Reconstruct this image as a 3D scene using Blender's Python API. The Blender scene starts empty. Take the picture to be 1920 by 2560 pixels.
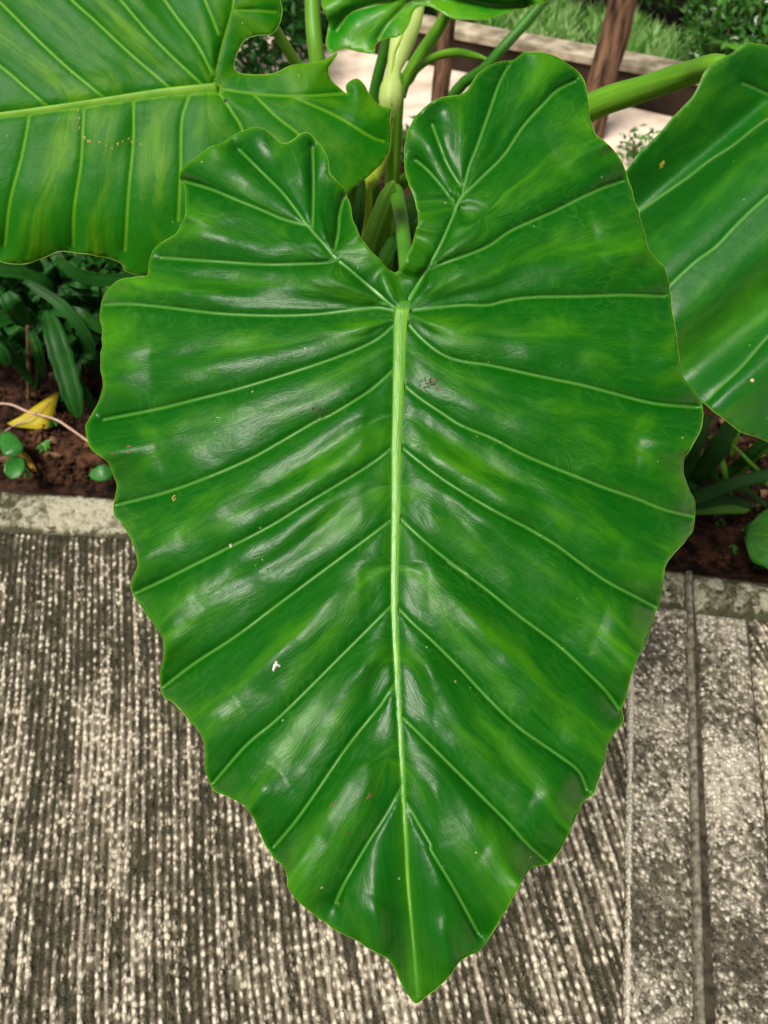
import bpy, bmesh, math, random
import numpy as np
from mathutils import Vector, Matrix
from mathutils.geometry import delaunay_2d_cdt
from mathutils.kdtree import KDTree
random.seed(7); RNG = np.random.default_rng(7)
SC = bpy.context.scene
COL = SC.collection

# ------------------------------------------------------------------ camera, sky, sun, exposure
CAMZ = 1.5; PITCH = math.radians(52); F = 1934.0          # F = focal length in photo pixels (2560 high)
CAM = np.array([0.0, 0.0, CAMZ])
FWD = np.array([0, math.cos(PITCH), -math.sin(PITCH)])
UPV = np.array([0, math.sin(PITCH), math.cos(PITCH)])
cam = bpy.data.cameras.new('camera'); camo = bpy.data.objects.new('camera', cam); COL.objects.link(camo)
camo.location = CAM; camo.rotation_euler = (math.pi/2-PITCH, 0, 0)
cam.sensor_fit = 'VERTICAL'; cam.sensor_height = 36; cam.lens = 36*F/2560
cam.clip_start = 0.02; cam.clip_end = 500
cam.dof.use_dof = True; cam.dof.focus_distance = 0.73; cam.dof.aperture_fstop = 7.5
SC.camera = camo
SUN_EL = math.radians(66); SUN_AZ = math.radians(-140)      # azimuth from +Y towards +X
w = bpy.data.worlds.new('World'); SC.world = w; w.use_nodes = True
nt = w.node_tree; bg = nt.nodes['Background']; sky = nt.nodes.new('ShaderNodeTexSky')
sky.sky_type = 'NISHITA'; sky.sun_disc = False; sky.sun_elevation = SUN_EL; sky.sun_rotation = SUN_AZ
sky.air_density = 0.8; sky.dust_density = 6.0; sky.ozone_density = 0.3
nt.links.new(sky.outputs[0], bg.inputs[0]); bg.inputs[1].default_value = 0.05
sl = bpy.data.lights.new('sun', 'SUN'); so = bpy.data.objects.new('sun', sl); COL.objects.link(so)
sl.energy = 3.8; sl.angle = math.radians(20); sl.color = (1.0, 0.95, 0.87)
sd = Vector((math.sin(SUN_AZ)*math.cos(SUN_EL), math.cos(SUN_AZ)*math.cos(SUN_EL), math.sin(SUN_EL)))
so.rotation_euler = sd.to_track_quat('Z', 'Y').to_euler(); so.location = (-2, -3, 6)
SC.view_settings.view_transform = 'Standard'; SC.view_settings.look = 'None'
SC.view_settings.gamma = 1.0; SC.view_settings.exposure = 0.5
SC.cycles.max_bounces = 8

# ------------------------------------------------------------------ geometry helpers
def rays(p):
    p = np.asarray(p, float)
    return FWD + ((p[..., 0]-960)/F)[..., None]*np.array([1.0, 0, 0]) - ((p[..., 1]-1280)/F)[..., None]*UPV
def at(px, py, d):                       # a point of the place at axial distance d
    return CAM + d*rays(np.array([px, py]))
def onz(px, py, z=0.0):                  # a point of the place at height z
    r = rays(np.array([px, py])); return CAM + r*((z-CAMZ)/r[2])
def axial(P): return float(np.dot(np.asarray(P)-CAM, FWD))
def vnoise(x, y, seed=0):
    x = np.asarray(x, float); y = np.asarray(y, float)
    xi = np.floor(x).astype(np.int64); yi = np.floor(y).astype(np.int64); fx = x-xi; fy = y-yi
    def h(a, b):
        n = (a*374761393 + b*668265263 + seed*1442695041) & 0xffffffff
        n = ((n ^ (n >> 13))*1274126177) & 0xffffffff
        return ((n ^ (n >> 16)) & 0xffff)/65535.0
    u = fx*fx*(3-2*fx); v = fy*fy*(3-2*fy)
    return (h(xi, yi)*(1-u)+h(xi+1, yi)*u)*(1-v)+(h(xi, yi+1)*(1-u)+h(xi+1, yi+1)*u)*v
def fbm(x, y, seed=0, o=3):
    s = 0; a = 1; t = 0
    for i in range(o):
        s = s+a*vnoise(x*2**i, y*2**i, seed+i*17); t += a; a *= .5
    return s/t
def spline(pts, n=8):
    """Catmull-Rom through rows of any width"""
    P = np.asarray(pts, float)
    if len(P) < 3:
        t = np.linspace(0, 1, n+1)[:, None]; return P[0]*(1-t)+P[-1]*t
    Q = np.vstack([2*P[0]-P[1], P, 2*P[-1]-P[-2]]); out = []
    for i in range(1, len(Q)-2):
        t = np.linspace(0, 1, n, endpoint=False)[:, None]; a, b, c, d = Q[i-1:i+3]
        out.append(.5*((2*b)+(c-a)*t+(2*a-5*b+4*c-d)*t*t+(3*b-a-3*c+d)*t**3))
    return np.vstack(out+[P[-1:]])
def resample(P, step):
    seg = np.linalg.norm(np.diff(P[:, :2] if P.shape[1] > 3 else P, axis=0), axis=1); s = np.r_[0, np.cumsum(seg)]
    n = max(2, int(s[-1]/step)+1); t = np.linspace(0, s[-1], n)
    return np.stack([np.interp(t, s, P[:, k]) for k in range(P.shape[1])], 1)
def mesh(name, V, Fc, mat, parent=None, smooth=True, solid=0):
    me = bpy.data.meshes.new(name); me.from_pydata([tuple(map(float, v)) for v in V], [], [tuple(map(int, f)) for f in Fc])
    if smooth: me.polygons.foreach_set('use_smooth', [True]*len(me.polygons))
    me.materials.append(mat); me.update()
    o = bpy.data.objects.new(name, me); COL.objects.link(o)
    if parent: adopt(o, parent)
    if solid:
        m = o.modifiers.new('thickness', 'SOLIDIFY'); m.thickness = solid; m.offset = -1
    return o
def adopt(o, parent):
    o.parent = parent
    pw = parent['_base'] if '_base' in parent else (0, 0, 0)
    o.matrix_parent_inverse = Matrix.Translation(-Vector(pw))
BASES = []
def thing(name, label, cat, loc, group=None):
    o = bpy.data.objects.new(name, None); COL.objects.link(o); o.location = [float(c) for c in loc]
    o['_base'] = [float(c) for c in loc]; BASES.append(o); o.empty_display_size = .05
    return tag(o, label, cat, group)
def tag(o, label, cat, group=None, kind=None):
    if label: o['label'] = label
    if cat: o['category'] = cat
    if group: o['group'] = group
    if kind: o['kind'] = kind
    return o
def tube(P, R, n=10, flat=1.0, cap=True, up=None):
    """swept tube; flat squashes it along the viewing/up direction"""
    P = np.asarray(P, float); R = np.asarray(R, float); V = []; Fc = []
    T = np.gradient(P, axis=0); T /= np.linalg.norm(T, axis=1)[:, None]+1e-12
    for i, p in enumerate(P):
        u = (CAM-p) if up is None else np.asarray(up, float); u = u/np.linalg.norm(u)
        s = np.cross(T[i], u); ls = np.linalg.norm(s)
        s = s/ls if ls > 1e-6 else np.array([1.0, 0, 0]); nn = np.cross(s, T[i])
        for k in range(n):
            a = 2*math.pi*k/n; V.append(p+R[i]*(math.cos(a)*s+flat*math.sin(a)*nn))
    m = len(P)
    for i in range(m-1):
        for k in range(n):
            k2 = (k+1) % n; Fc.append((i*n+k, i*n+k2, (i+1)*n+k2, (i+1)*n+k))
    if cap: Fc.append(tuple(range(n))[::-1]); Fc.append(tuple((m-1)*n+k for k in range(n)))
    return V, Fc
def stalk(name, pts, mat, parent=None, n=12, dens=6, end=None, ridged=0):
    """pts rows: px, py, axial distance, radius in px"""
    W = [np.r_[at(p[0], p[1], p[2]), p[3]*p[2]/F] for p in pts]
    if end is not None: W += [np.r_[np.asarray(e[:3], float), e[3]] for e in end]
    S = spline(W, dens); k_ = np.arange(len(S))
    S[:, 3] *= 1+.05*(vnoise(k_*.35, k_*0+.5, int(pts[0][0])+3)-.5); V, Fc = tube(S[:, :3], np.maximum(S[:, 3], .0008), n)
    o = mesh(name, V, Fc, mat, parent); lng = np.r_[0, np.cumsum(np.linalg.norm(np.diff(S[:, :3], axis=0), axis=1))]
    an = np.abs(np.arange(n)/n*2-1); a = o.data.attributes.new('leafuv', 'FLOAT_VECTOR', 'POINT')
    a.data.foreach_set('vector', np.stack([np.tile(an, len(S)), np.repeat(lng, n), np.full(len(S)*n, pts[0][0]*.1)], 1).astype(np.float32).ravel())
    return o
def strap(name, pts, wid, mat, parent=None, pleat=.12, arch=0.0, prof=None, na=6, tip=True, solid=.0006, twist=0):
    """ribbon leaf: pts rows (px, py, z) ; wid in px ; M-pleated cross section"""
    W = np.array([onz(*p) for p in pts]); S = spline(W, 6); m = len(S); t = np.linspace(0, 1, m)
    w = np.interp(t, [0, .12, .35, .7, .9, 1], prof if prof else [.35, .8, 1, .9, .55, .03])
    T = np.gradient(S, axis=0); T /= np.linalg.norm(T, axis=1)[:, None]; V = []; Fc = []
    for i in range(m):
        v = CAM-S[i]; v = v/np.linalg.norm(v)+np.array([.25*twist, 0, .35]); s = np.cross(T[i], v); s /= np.linalg.norm(s); nn = np.cross(s, T[i])
        hw = w[i]*wid*axial(S[i])/F/2
        for k in range(na+1):
            a = k/na*2-1; z = pleat*hw*(math.cos(a*math.pi*2)*.5) - arch*hw*a*a
            V.append(S[i]+s*hw*a*(1+.05*math.sin(i*1.7+pts[0][0]))+nn*z)
    for i in range(m-1):
        for k in range(na): q = i*(na+1)+k; Fc.append((q, q+1, q+na+2, q+na+1))
    o = mesh(name, V, Fc, mat, parent, solid=solid); a = o.data.attributes.new('leafuv', 'FLOAT_VECTOR', 'POINT')
    a.data.foreach_set('vector', np.stack([np.tile(np.linspace(-1, 1, na+1), m), np.repeat(t*3, na+1), np.full(m*(na+1), pts[0][0]*.07)], 1).astype(np.float32).ravel())
    return o
def in_poly(P, poly):
    x, y = P[:, 0], P[:, 1]; c = np.zeros(len(P), bool); n = len(poly)
    for i in range(n):
        x1, y1 = poly[i]; x2, y2 = poly[(i+1) % n]
        m = ((y1 > y) != (y2 > y)); c ^= m & (x < (x2-x1)*(y-y1)/((y2-y1) if y2 != y1 else 1e-9)+x1)
    return c
def seg_dist(P, L):
    """distance from points to polyline"""
    d = np.full(len(P), 1e9)
    for a, b in zip(L[:-1], L[1:]):
        ab = b-a; t = np.clip(((P-a)@ab)/(ab@ab+1e-9), 0, 1)
        d = np.minimum(d, np.linalg.norm(P-a-t[:, None]*ab, axis=1))
    return d

def kd_of(P):
    k = KDTree(len(P))
    for i, p in enumerate(P): k.insert((p[0], p[1], 0), i)
    k.balance(); return k
def loop_dist(Q, loop, kd):
    n = len(loop); idx = np.array([kd.find((q[0], q[1], 0))[1] for q in Q]); d = np.full(len(Q), 1e9)
    for o in (-1, 0):
        a = loop[(idx+o) % n]; ab = loop[(idx+o+1) % n]-a; t = np.clip(((Q-a)*ab).sum(1)/((ab*ab).sum(1)+1e-9), 0, 1)
        d = np.minimum(d, np.linalg.norm(Q-a-t[:, None]*ab, axis=1))
    return d
# ------------------------------------------------------------------ materials
def new_mat(name):
    m = bpy.data.materials.new(name); m.use_nodes = True; t = m.node_tree
    return m, t, t.nodes['Principled BSDF'], t.nodes['Material Output']
def N(t, kind, **kw):
    n = t.nodes.new(kind)
    for k, v in kw.items():
        if k.startswith('i_'): n.inputs[int(k[2:]) if k[2:].isdigit() else k[2:].replace('_', ' ')].default_value = v
        else: setattr(n, k, v)
    return n
def ramp(t, stops):
    n = t.nodes.new('ShaderNodeValToRGB'); e = n.color_ramp.elements
    while len(e) < len(stops): e.new(.5)
    for k, (p, c) in enumerate(stops): e[k].position = p; e[k].color = c if len(c) == 4 else (*c, 1)
    return n
def mix(t, fac, a, b, mode='MIX'):
    n = t.nodes.new('ShaderNodeMix'); n.data_type = 'RGBA'; n.blend_type = mode
    for s, v in ((n.inputs[0], fac), (n.inputs[6], a), (n.inputs[7], b)):
        if isinstance(v, (int, float)): s.default_value = v
        elif isinstance(v, tuple): s.default_value = (*v, 1) if len(v) == 3 else v
        else: t.links.new(v, s)
    return n.outputs[2]
def math_(t, op, a, b=0.0, clamp=False):
    n = t.nodes.new('ShaderNodeMath'); n.operation = op; n.use_clamp = clamp
    for s, v in zip(n.inputs, (a, b)):
        if isinstance(v, (int, float)): s.default_value = v
        else: t.links.new(v, s)
    return n.outputs[0]
def leafy(t, out, bsdf, col, trans):
    """front gloss plus light passing through the blade"""
    tr = t.nodes.new('ShaderNodeBsdfTranslucent'); ms = t.nodes.new('ShaderNodeMixShader'); ms.inputs[0].default_value = trans
    t.links.new(mix(t, .5, col, (.07, .42, .004)), tr.inputs[0])
    t.links.new(bsdf.outputs[0], ms.inputs[1]); t.links.new(tr.outputs[0], ms.inputs[2]); t.links.new(ms.outputs[0], out.inputs[0])
def big_leaf_mat(name, dark, lite, pale, rough=.33, trans=.2, spec=.45, patch=.5, streak=1.0):
    m, t, b, out = new_mat(name); L = t.links.new
    uv = N(t, 'ShaderNodeAttribute', attribute_name='leafuv'); lm = N(t, 'ShaderNodeAttribute', attribute_name='leafm')
    sp = t.nodes.new('ShaderNodeSeparateXYZ'); L(lm.outputs['Vector'], sp.inputs[0])
    def stretched(sx, sy, detail, rough_=.55, dist=0):
        mp = N(t, 'ShaderNodeMapping'); mp.inputs['Scale'].default_value = (sx, sy, 1); L(uv.outputs['Vector'], mp.inputs[0])
        n = N(t, 'ShaderNodeTexNoise'); n.inputs['Scale'].default_value = 1; n.inputs['Detail'].default_value = detail
        n.inputs['Roughness'].default_value = rough_; n.inputs['Distortion'].default_value = dist; L(mp.outputs[0], n.inputs[0]); return n.outputs[0]
    big = stretched(1.1, .5, 3, .6, .6); fine = stretched(22, .7, 2); mid = stretched(5, .8, 3)
    geo = t.nodes.new('ShaderNodeTexCoord'); gr = N(t, 'ShaderNodeTexNoise'); gr.inputs['Scale'].default_value = 260; L(geo.outputs['Object'], gr.inputs[0])
    puck = N(t, 'ShaderNodeTexNoise'); puck.inputs['Scale'].default_value = 55; puck.inputs['Detail'].default_value = 2; L(geo.outputs['Object'], puck.inputs[0])
    blot = N(t, 'ShaderNodeTexNoise'); blot.inputs['Scale'].default_value = 14; blot.inputs['Detail'].default_value = 4; L(geo.outputs['Object'], blot.inputs[0])
    k = math_(t, 'ADD', math_(t, 'MULTIPLY', big, 1.0), math_(t, 'MULTIPLY', sp.outputs[0], .34))
    k = math_(t, 'ADD', k, math_(t, 'MULTIPLY', blot.outputs[0], .35)); k = math_(t, 'ADD', k, math_(t, 'MULTIPLY', mid, .12))
    edge = math_(t, 'SUBTRACT', 1.0, math_(t, 'MULTIPLY', sp.outputs[1], 1.6), True)
    k = math_(t, 'ADD', k, math_(t, 'MULTIPLY', edge, .06))
    r = ramp(t, [(0, (0, 0, 0)), (1, (1, 1, 1))]); mr = N(t, 'ShaderNodeMapRange', interpolation_type='SMOOTHSTEP')
    mr.inputs[1].default_value = .98-patch*.3; mr.inputs[2].default_value = 1.56-patch*.3; L(k, mr.inputs[0])
    col = mix(t, mr.outputs[0], dark, lite)
    st = N(t, 'ShaderNodeMapRange'); st.inputs[1].default_value = .35; st.inputs[2].default_value = .75; L(fine, st.inputs[0])
    col = mix(t, math_(t, 'MULTIPLY', st.outputs[0], .12*streak), col, lite)
    rim = N(t, 'ShaderNodeMapRange'); rim.inputs[1].default_value = .09; rim.inputs[2].default_value = .0; L(sp.outputs[1], rim.inputs[0])
    col = mix(t, math_(t, 'MULTIPLY', rim.outputs[0], .6), col, lite)
    vn = N(t, 'ShaderNodeMapRange', interpolation_type='SMOOTHSTEP'); vn.inputs[1].default_value = .07; vn.inputs[2].default_value = .01; L(sp.outputs[2], vn.inputs[0])
    col = mix(t, math_(t, 'MULTIPLY', vn.outputs[0], .5), col, pale)
    mp = N(t, 'ShaderNodeMapping'); mp.inputs['Scale'].default_value = (9, 1.5, 1); wn = N(t, 'ShaderNodeTexNoise'); wn.inputs['Scale'].default_value = 1.6; L(uv.outputs['Vector'], wn.inputs[0])
    wa_ = N(t, 'ShaderNodeVectorMath', operation='MULTIPLY_ADD'); L(wn.outputs['Color'], wa_.inputs[0]); wa_.inputs[1].default_value = (.5, .5, 0); L(uv.outputs['Vector'], wa_.inputs[2]); L(wa_.outputs[0], mp.inputs[0])
    net = N(t, 'ShaderNodeTexVoronoi', feature='DISTANCE_TO_EDGE'); net.inputs['Scale'].default_value = 1; L(mp.outputs[0], net.inputs['Vector'])
    nl = N(t, 'ShaderNodeMapRange', interpolation_type='SMOOTHSTEP'); nl.inputs[1].default_value = .10; nl.inputs[2].default_value = .0; L(net.outputs['Distance'], nl.inputs[0])
    fade = N(t, 'ShaderNodeMapRange'); fade.inputs[1].default_value = .4; fade.inputs[2].default_value = .65; L(blot.outputs[0], fade.inputs[0])
    col = mix(t, math_(t, 'MULTIPLY', nl.outputs[0], math_(t, 'ADD', math_(t, 'MULTIPLY', fade.outputs[0], .11*streak), .025*streak)), col, pale)
    spk = N(t, 'ShaderNodeTexVoronoi', feature='F1'); spk.inputs['Scale'].default_value = 75; L(geo.outputs['Object'], spk.inputs['Vector'])
    ss = t.nodes.new('ShaderNodeSeparateXYZ'); L(spk.outputs['Color'], ss.inputs[0]); dot = math_(t, 'MULTIPLY', math_(t, 'LESS_THAN', spk.outputs['Distance'], .09), math_(t, 'GREATER_THAN', ss.outputs[0], .93))
    col = mix(t, math_(t, 'MULTIPLY', dot, .6), col, (.35, .38, .2))
    L(col, b.inputs['Base Color'])
    rr = N(t, 'ShaderNodeMapRange'); rr.inputs[3].default_value = rough-.06; rr.inputs[4].default_value = rough+.14; L(blot.outputs[0], rr.inputs[0])
    L(rr.outputs[0], b.inputs['Roughness']); b.inputs['Specular IOR Level'].default_value = spec
    hsum = math_(t, 'ADD', math_(t, 'MULTIPLY', fine, .14*streak), math_(t, 'ADD', math_(t, 'MULTIPLY', mid, .08*streak), math_(t, 'ADD', math_(t, 'MULTIPLY', gr.outputs[0], .25), math_(t, 'ADD', math_(t, 'MULTIPLY', puck.outputs[0], 1.5), math_(t, 'MULTIPLY', nl.outputs[0], -.12)))))
    bp = N(t, 'ShaderNodeBump'); bp.inputs['Strength'].default_value = .35; bp.inputs['Distance'].default_value = .0016
    L(hsum, bp.inputs['Height']); L(bp.outputs[0], b.inputs['Normal'])
    leafy(t, out, b, col, trans)
    return m
def plain(name, a, b_, scale=12, rough=.5, spec=.4, trans=0, bump=.2, bscale=None, detail=4, stretch=None, lo=.35, hi=.65, dist=.003):
    m, t, b, out = new_mat(name); L = t.links.new; tc = t.nodes.new('ShaderNodeTexCoord'); src = tc.outputs['Object']
    if stretch:
        mp = N(t, 'ShaderNodeMapping'); mp.inputs['Scale'].default_value = stretch; L(src, mp.inputs[0]); src = mp.outputs[0]
    n = N(t, 'ShaderNodeTexNoise'); n.inputs['Scale'].default_value = scale; n.inputs['Detail'].default_value = detail; L(src, n.inputs[0])
    r = ramp(t, [(lo, a), (hi, b_)]); L(n.outputs[0], r.inputs[0]); L(r.outputs[0], b.inputs['Base Color'])
    b.inputs['Roughness'].default_value = rough; b.inputs['Specular IOR Level'].default_value = spec
    if bump:
        n2 = N(t, 'ShaderNodeTexNoise'); n2.inputs['Scale'].default_value = bscale or scale*3; n2.inputs['Detail'].default_value = 4; L(src, n2.inputs[0])
        bp = N(t, 'ShaderNodeBump'); bp.inputs['Strength'].default_value = bump; bp.inputs['Distance'].default_value = dist
        L(n2.outputs[0], bp.inputs['Height']); L(bp.outputs[0], b.inputs['Normal'])
    if trans: leafy(t, out, b, r.outputs[0], trans)
    return m
def striped(name, a, b_, freq=26, rough=.42, spec=.2, trans=.12, spots=(.16, .12, .03), along=.35, spot_amt=.35):
    """blade or stalk with lengthwise fibres (attribute 'leafuv': across, along) and a few brown marks"""
    m, t, b, out = new_mat(name); L = t.links.new; uv = N(t, 'ShaderNodeAttribute', attribute_name='leafuv'); tc = t.nodes.new('ShaderNodeTexCoord')
    mp = N(t, 'ShaderNodeMapping'); mp.inputs['Scale'].default_value = (freq, along, 1); L(uv.outputs['Vector'], mp.inputs[0])
    n = N(t, 'ShaderNodeTexNoise'); n.inputs['Scale'].default_value = 1; n.inputs['Detail'].default_value = 3; L(mp.outputs[0], n.inputs[0])
    n2 = N(t, 'ShaderNodeTexNoise'); n2.inputs['Scale'].default_value = 14; n2.inputs['Detail'].default_value = 5; L(tc.outputs['Object'], n2.inputs[0])
    f = math_(t, 'ADD', math_(t, 'MULTIPLY', n.outputs[0], .6), math_(t, 'MULTIPLY', n2.outputs[0], .5))
    r = ramp(t, [(.38, a), (.68, b_)]); L(f, r.inputs[0])
    n3 = N(t, 'ShaderNodeTexNoise'); n3.inputs['Scale'].default_value = 45; n3.inputs['Detail'].default_value = 4; L(tc.outputs['Object'], n3.inputs[0])
    mk = N(t, 'ShaderNodeMapRange'); mk.inputs[1].default_value = .62; mk.inputs[2].default_value = .74; L(n3.outputs[0], mk.inputs[0])
    col = mix(t, math_(t, 'MULTIPLY', mk.outputs[0], spot_amt), r.outputs[0], spots); L(col, b.inputs['Base Color'])
    rr = N(t, 'ShaderNodeMapRange'); rr.inputs[3].default_value = rough-.08; rr.inputs[4].default_value = rough+.2; L(n2.outputs[0], rr.inputs[0]); L(rr.outputs[0], b.inputs['Roughness'])
    b.inputs['Specular IOR Level'].default_value = spec
    bp = N(t, 'ShaderNodeBump'); bp.inputs['Strength'].default_value = .5; bp.inputs['Distance'].default_value = .0015; L(n.outputs[0], bp.inputs['Height']); L(bp.outputs[0], b.inputs['Normal'])
    if trans: leafy(t, out, b, col, trans)
    return m
def concrete(name, dark, mid, pale, thr=.5, rows=None, cell=105, rnd=.8, dots=.75):
    """weathered concrete: pale where the raised grains and ridges are worn clean, dark film in the hollows"""
    m, t, b, out = new_mat(name); L = t.links.new; tc = t.nodes.new('ShaderNodeTexCoord')
    a = N(t, 'ShaderNodeAttribute', attribute_name='relief')
    mp = N(t, 'ShaderNodeMapping'); mp.inputs['Rotation'].default_value = (0, 0, rows if rows is not None else .3); L(tc.outputs['Object'], mp.inputs[0])
    wob = N(t, 'ShaderNodeTexNoise'); wob.inputs['Scale'].default_value = 30; L(mp.outputs[0], wob.inputs[0])
    wv = N(t, 'ShaderNodeVectorMath', operation='MULTIPLY_ADD'); L(wob.outputs['Color'], wv.inputs[0]); wv.inputs[1].default_value = (.012, .012, 0); L(mp.outputs[0], wv.inputs[2])
    vo = N(t, 'ShaderNodeTexVoronoi', feature='F1'); vo.inputs['Scale'].default_value = cell; vo.inputs['Randomness'].default_value = rnd; L(wv.outputs[0], vo.inputs['Vector'])
    sx = t.nodes.new('ShaderNodeSeparateXYZ'); L(vo.outputs['Color'], sx.inputs[0])
    n3 = N(t, 'ShaderNodeTexNoise'); n3.inputs['Scale'].default_value = 260; n3.inputs['Detail'].default_value = 3; L(tc.outputs['Object'], n3.inputs[0])
    bead = N(t, 'ShaderNodeMapRange', interpolation_type='SMOOTHSTEP'); bead.inputs[1].default_value = .62; bead.inputs[2].default_value = .18; L(math_(t, 'ADD', vo.outputs['Distance'], math_(t, 'MULTIPLY', math_(t, 'SUBTRACT', n3.outputs[0], .5), .7)), bead.inputs[0])
    n2 = N(t, 'ShaderNodeTexNoise'); n2.inputs['Scale'].default_value = 4.5; n2.inputs['Detail'].default_value = 5; n2.inputs['Roughness'].default_value = .65; L(tc.outputs['Object'], n2.inputs[0])
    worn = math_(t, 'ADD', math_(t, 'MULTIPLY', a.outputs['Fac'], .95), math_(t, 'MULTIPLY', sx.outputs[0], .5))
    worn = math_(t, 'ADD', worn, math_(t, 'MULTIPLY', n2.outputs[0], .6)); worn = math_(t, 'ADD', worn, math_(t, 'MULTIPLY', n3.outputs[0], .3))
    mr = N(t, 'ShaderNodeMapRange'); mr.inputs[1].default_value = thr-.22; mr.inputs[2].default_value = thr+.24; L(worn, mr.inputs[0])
    k = math_(t, 'MULTIPLY', mr.outputs[0], math_(t, 'ADD', math_(t, 'MULTIPLY', bead.outputs[0], dots), 1-dots))
    k = math_(t, 'ADD', k, math_(t, 'MULTIPLY', math_(t, 'SUBTRACT', n3.outputs[0], .5), .35))
    streak = N(t, 'ShaderNodeMapRange', interpolation_type='SMOOTHSTEP'); streak.inputs[1].default_value = .62; streak.inputs[2].default_value = 1.0; L(a.outputs['Fac'], streak.inputs[0])
    k = math_(t, 'ADD', k, math_(t, 'MULTIPLY', math_(t, 'MULTIPLY', streak.outputs[0], n3.outputs[0]), .3))
    r = ramp(t, [(0, dark), (.25, mid), (.6, pale), (1, tuple(min(.8, c*1.35) for c in pale))]); L(k, r.inputs[0])
    moss = N(t, 'ShaderNodeMapRange'); moss.inputs[1].default_value = .55; moss.inputs[2].default_value = .75; L(n2.outputs[0], moss.inputs[0])
    col = mix(t, math_(t, 'MULTIPLY', moss.outputs[0], .2), r.outputs[0], (.12, .12, .05)); L(col, b.inputs['Base Color'])
    b.inputs['Roughness'].default_value = .8; b.inputs['Specular IOR Level'].default_value = .25
    hh = math_(t, 'ADD', math_(t, 'MULTIPLY', bead.outputs[0], math_(t, 'ADD', math_(t, 'MULTIPLY', sx.outputs[1], .7), .3)), math_(t, 'MULTIPLY', n3.outputs[0], .4))
    bp = N(t, 'ShaderNodeBump'); bp.inputs['Strength'].default_value = 1.0; bp.inputs['Distance'].default_value = .005
    L(hh, bp.inputs['Height']); L(bp.outputs[0], b.inputs['Normal'])
    return m

M_MAIN = big_leaf_mat('glossy_leaf', (.0015, .084, .001), (.055, .23, .001), (.09, .29, .035), rough=.33, spec=.25, patch=.24)
M_LEFT = big_leaf_mat('older_leaf', (.006, .12, .0005), (.10, .265, .001), (.13, .34, .008), rough=.43, spec=.13, patch=.2, streak=.4)
M_RIGHT = big_leaf_mat('shaded_leaf', (.003, .10, .002), (.05, .22, .003), (.12, .32, .05), rough=.42, spec=.4, patch=.36, streak=.2)
M_TOP = big_leaf_mat('young_leaf', (.006, .17, .003), (.11, .33, .005), (.2, .4, .06), rough=.34, spec=.3, patch=.6)
M_VEIN = plain('vein', (.05, .20, .03), (.12, .29, .065), 30, .4, .35, .1, .15)
M_VEIN_L = plain('vein_yellow', (.09, .26, .01), (.16, .34, .02), 30, .45, .3, .1, .15)
M_RIB = plain('midrib', (.075, .25, .012), (.14, .34, .03), 25, .35, .4, .1, .2, stretch=(8, 1, 1))
M_EDGE = plain('leaf_rim', (.08, .25, .012), (.2, .38, .04), 40, .4, .4, .15, 0)
M_PET = striped('petiole', (.05, .19, .006), (.12, .30, .014), 9, .4, .3, .05, along=6)
M_PET_M = striped('leaf_petiole', (.03, .17, .006), (.07, .25, .010), 9, .4, .3, .08, along=6, spot_amt=.12)
M_PET_D = striped('dark_petiole', (.012, .10, .004), (.04, .18, .008), 9, .42, .3, .1, along=6, spot_amt=.12)
M_PET_Y = striped('yellow_stem', (.22, .34, .02), (.33, .44, .04), 9, .42, .3, .06, along=6)
M_SPATHE = plain('spathe', (.5, .68, .15), (.62, .76, .26), 9, .42, .4, .4, .15)
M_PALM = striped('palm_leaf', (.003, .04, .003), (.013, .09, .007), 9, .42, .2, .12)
M_STRAP = striped('strap_leaf', (.005, .04, .004), (.018, .085, .008), 9, .45, .2, .1)
M_STRAP_L = striped('strap_leaf_light', (.04, .15, .008), (.09, .24, .015), 9, .42, .3, .15)
M_SMALL = striped('small_leaf', (.015, .13, .015), (.045, .21, .03), 4, .36, .4, .2, along=3)
M_BROAD = striped('broad_seedling_leaf', (.02, .14, .012), (.07, .25, .03), 7, .42, .3, .2, along=4)
M_WEED = plain('weed', (.06, .2, .03), (.12, .3, .05), 25, .5, .3, .25, .1)
M_YEL = plain('fallen_yellow_leaf', (.38, .30, .012), (.55, .44, .02), 18, .5, .3, .2, .3)
M_ORG = plain('fallen_orange_leaf', (.55, .28, .03), (.65, .42, .05), 25, .45, .35, .2, .2)
M_DRY = plain('dry_leaf', (.09, .04, .02), (.2, .11, .055), 20, .7, .2, .1, .3)
M_TWIG = plain('twig', (.42, .27, .19), (.55, .38, .28), 40, .7, .2, 0, .3)
M_BARK = plain('bark', (.03, .016, .009), (.27, .15, .085), 22, .85, .2, 0, .9, 40, stretch=(2, 2, .35), dist=.012)
M_SOIL = plain('soil', (.004, .002, .0015), (.045, .02, .01), 30, .9, .15, 0, .9, 90, 6, dist=.012)
M_PATH = plain('path', (.42, .33, .25), (.68, .56, .45), 7, .85, .2, 0, .5, 60, 8, lo=.3, hi=.55)
M_WALLF = plain('planter_wall', (.02, .012, .007), (.045, .028, .017), 6, .85, .2, 0, .4, 50)
M_COPE = plain('coping', (.2, .17, .11), (.5, .43, .32), 13, .8, .2, 0, .4, 60)
M_HEDGE = plain('hedge_leaf', (.015, .085, .012), (.1, .26, .045), 30, .22, .6, .25, 0)
M_GRASS = plain('grass', (.24, .52, .10), (.5, .72, .3), 12, .5, .3, .4, 0)
M_CONC = concrete('broomed_concrete', (.026, .024, .011), (.125, .105, .071), (.45, .402, .305), thr=1.06, rows=-.197, cell=80, rnd=.95)
M_MARG = concrete('trowelled_concrete', (.05, .044, .028), (.145, .128, .092), (.45, .41, .32), thr=1.1, cell=120, rnd=1, dots=.6)
M_KERB = concrete('kerb_concrete', (.045, .044, .02), (.14, .132, .08), (.29, .275, .195), thr=1.14, cell=70, rnd=1, dots=.25)
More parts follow.
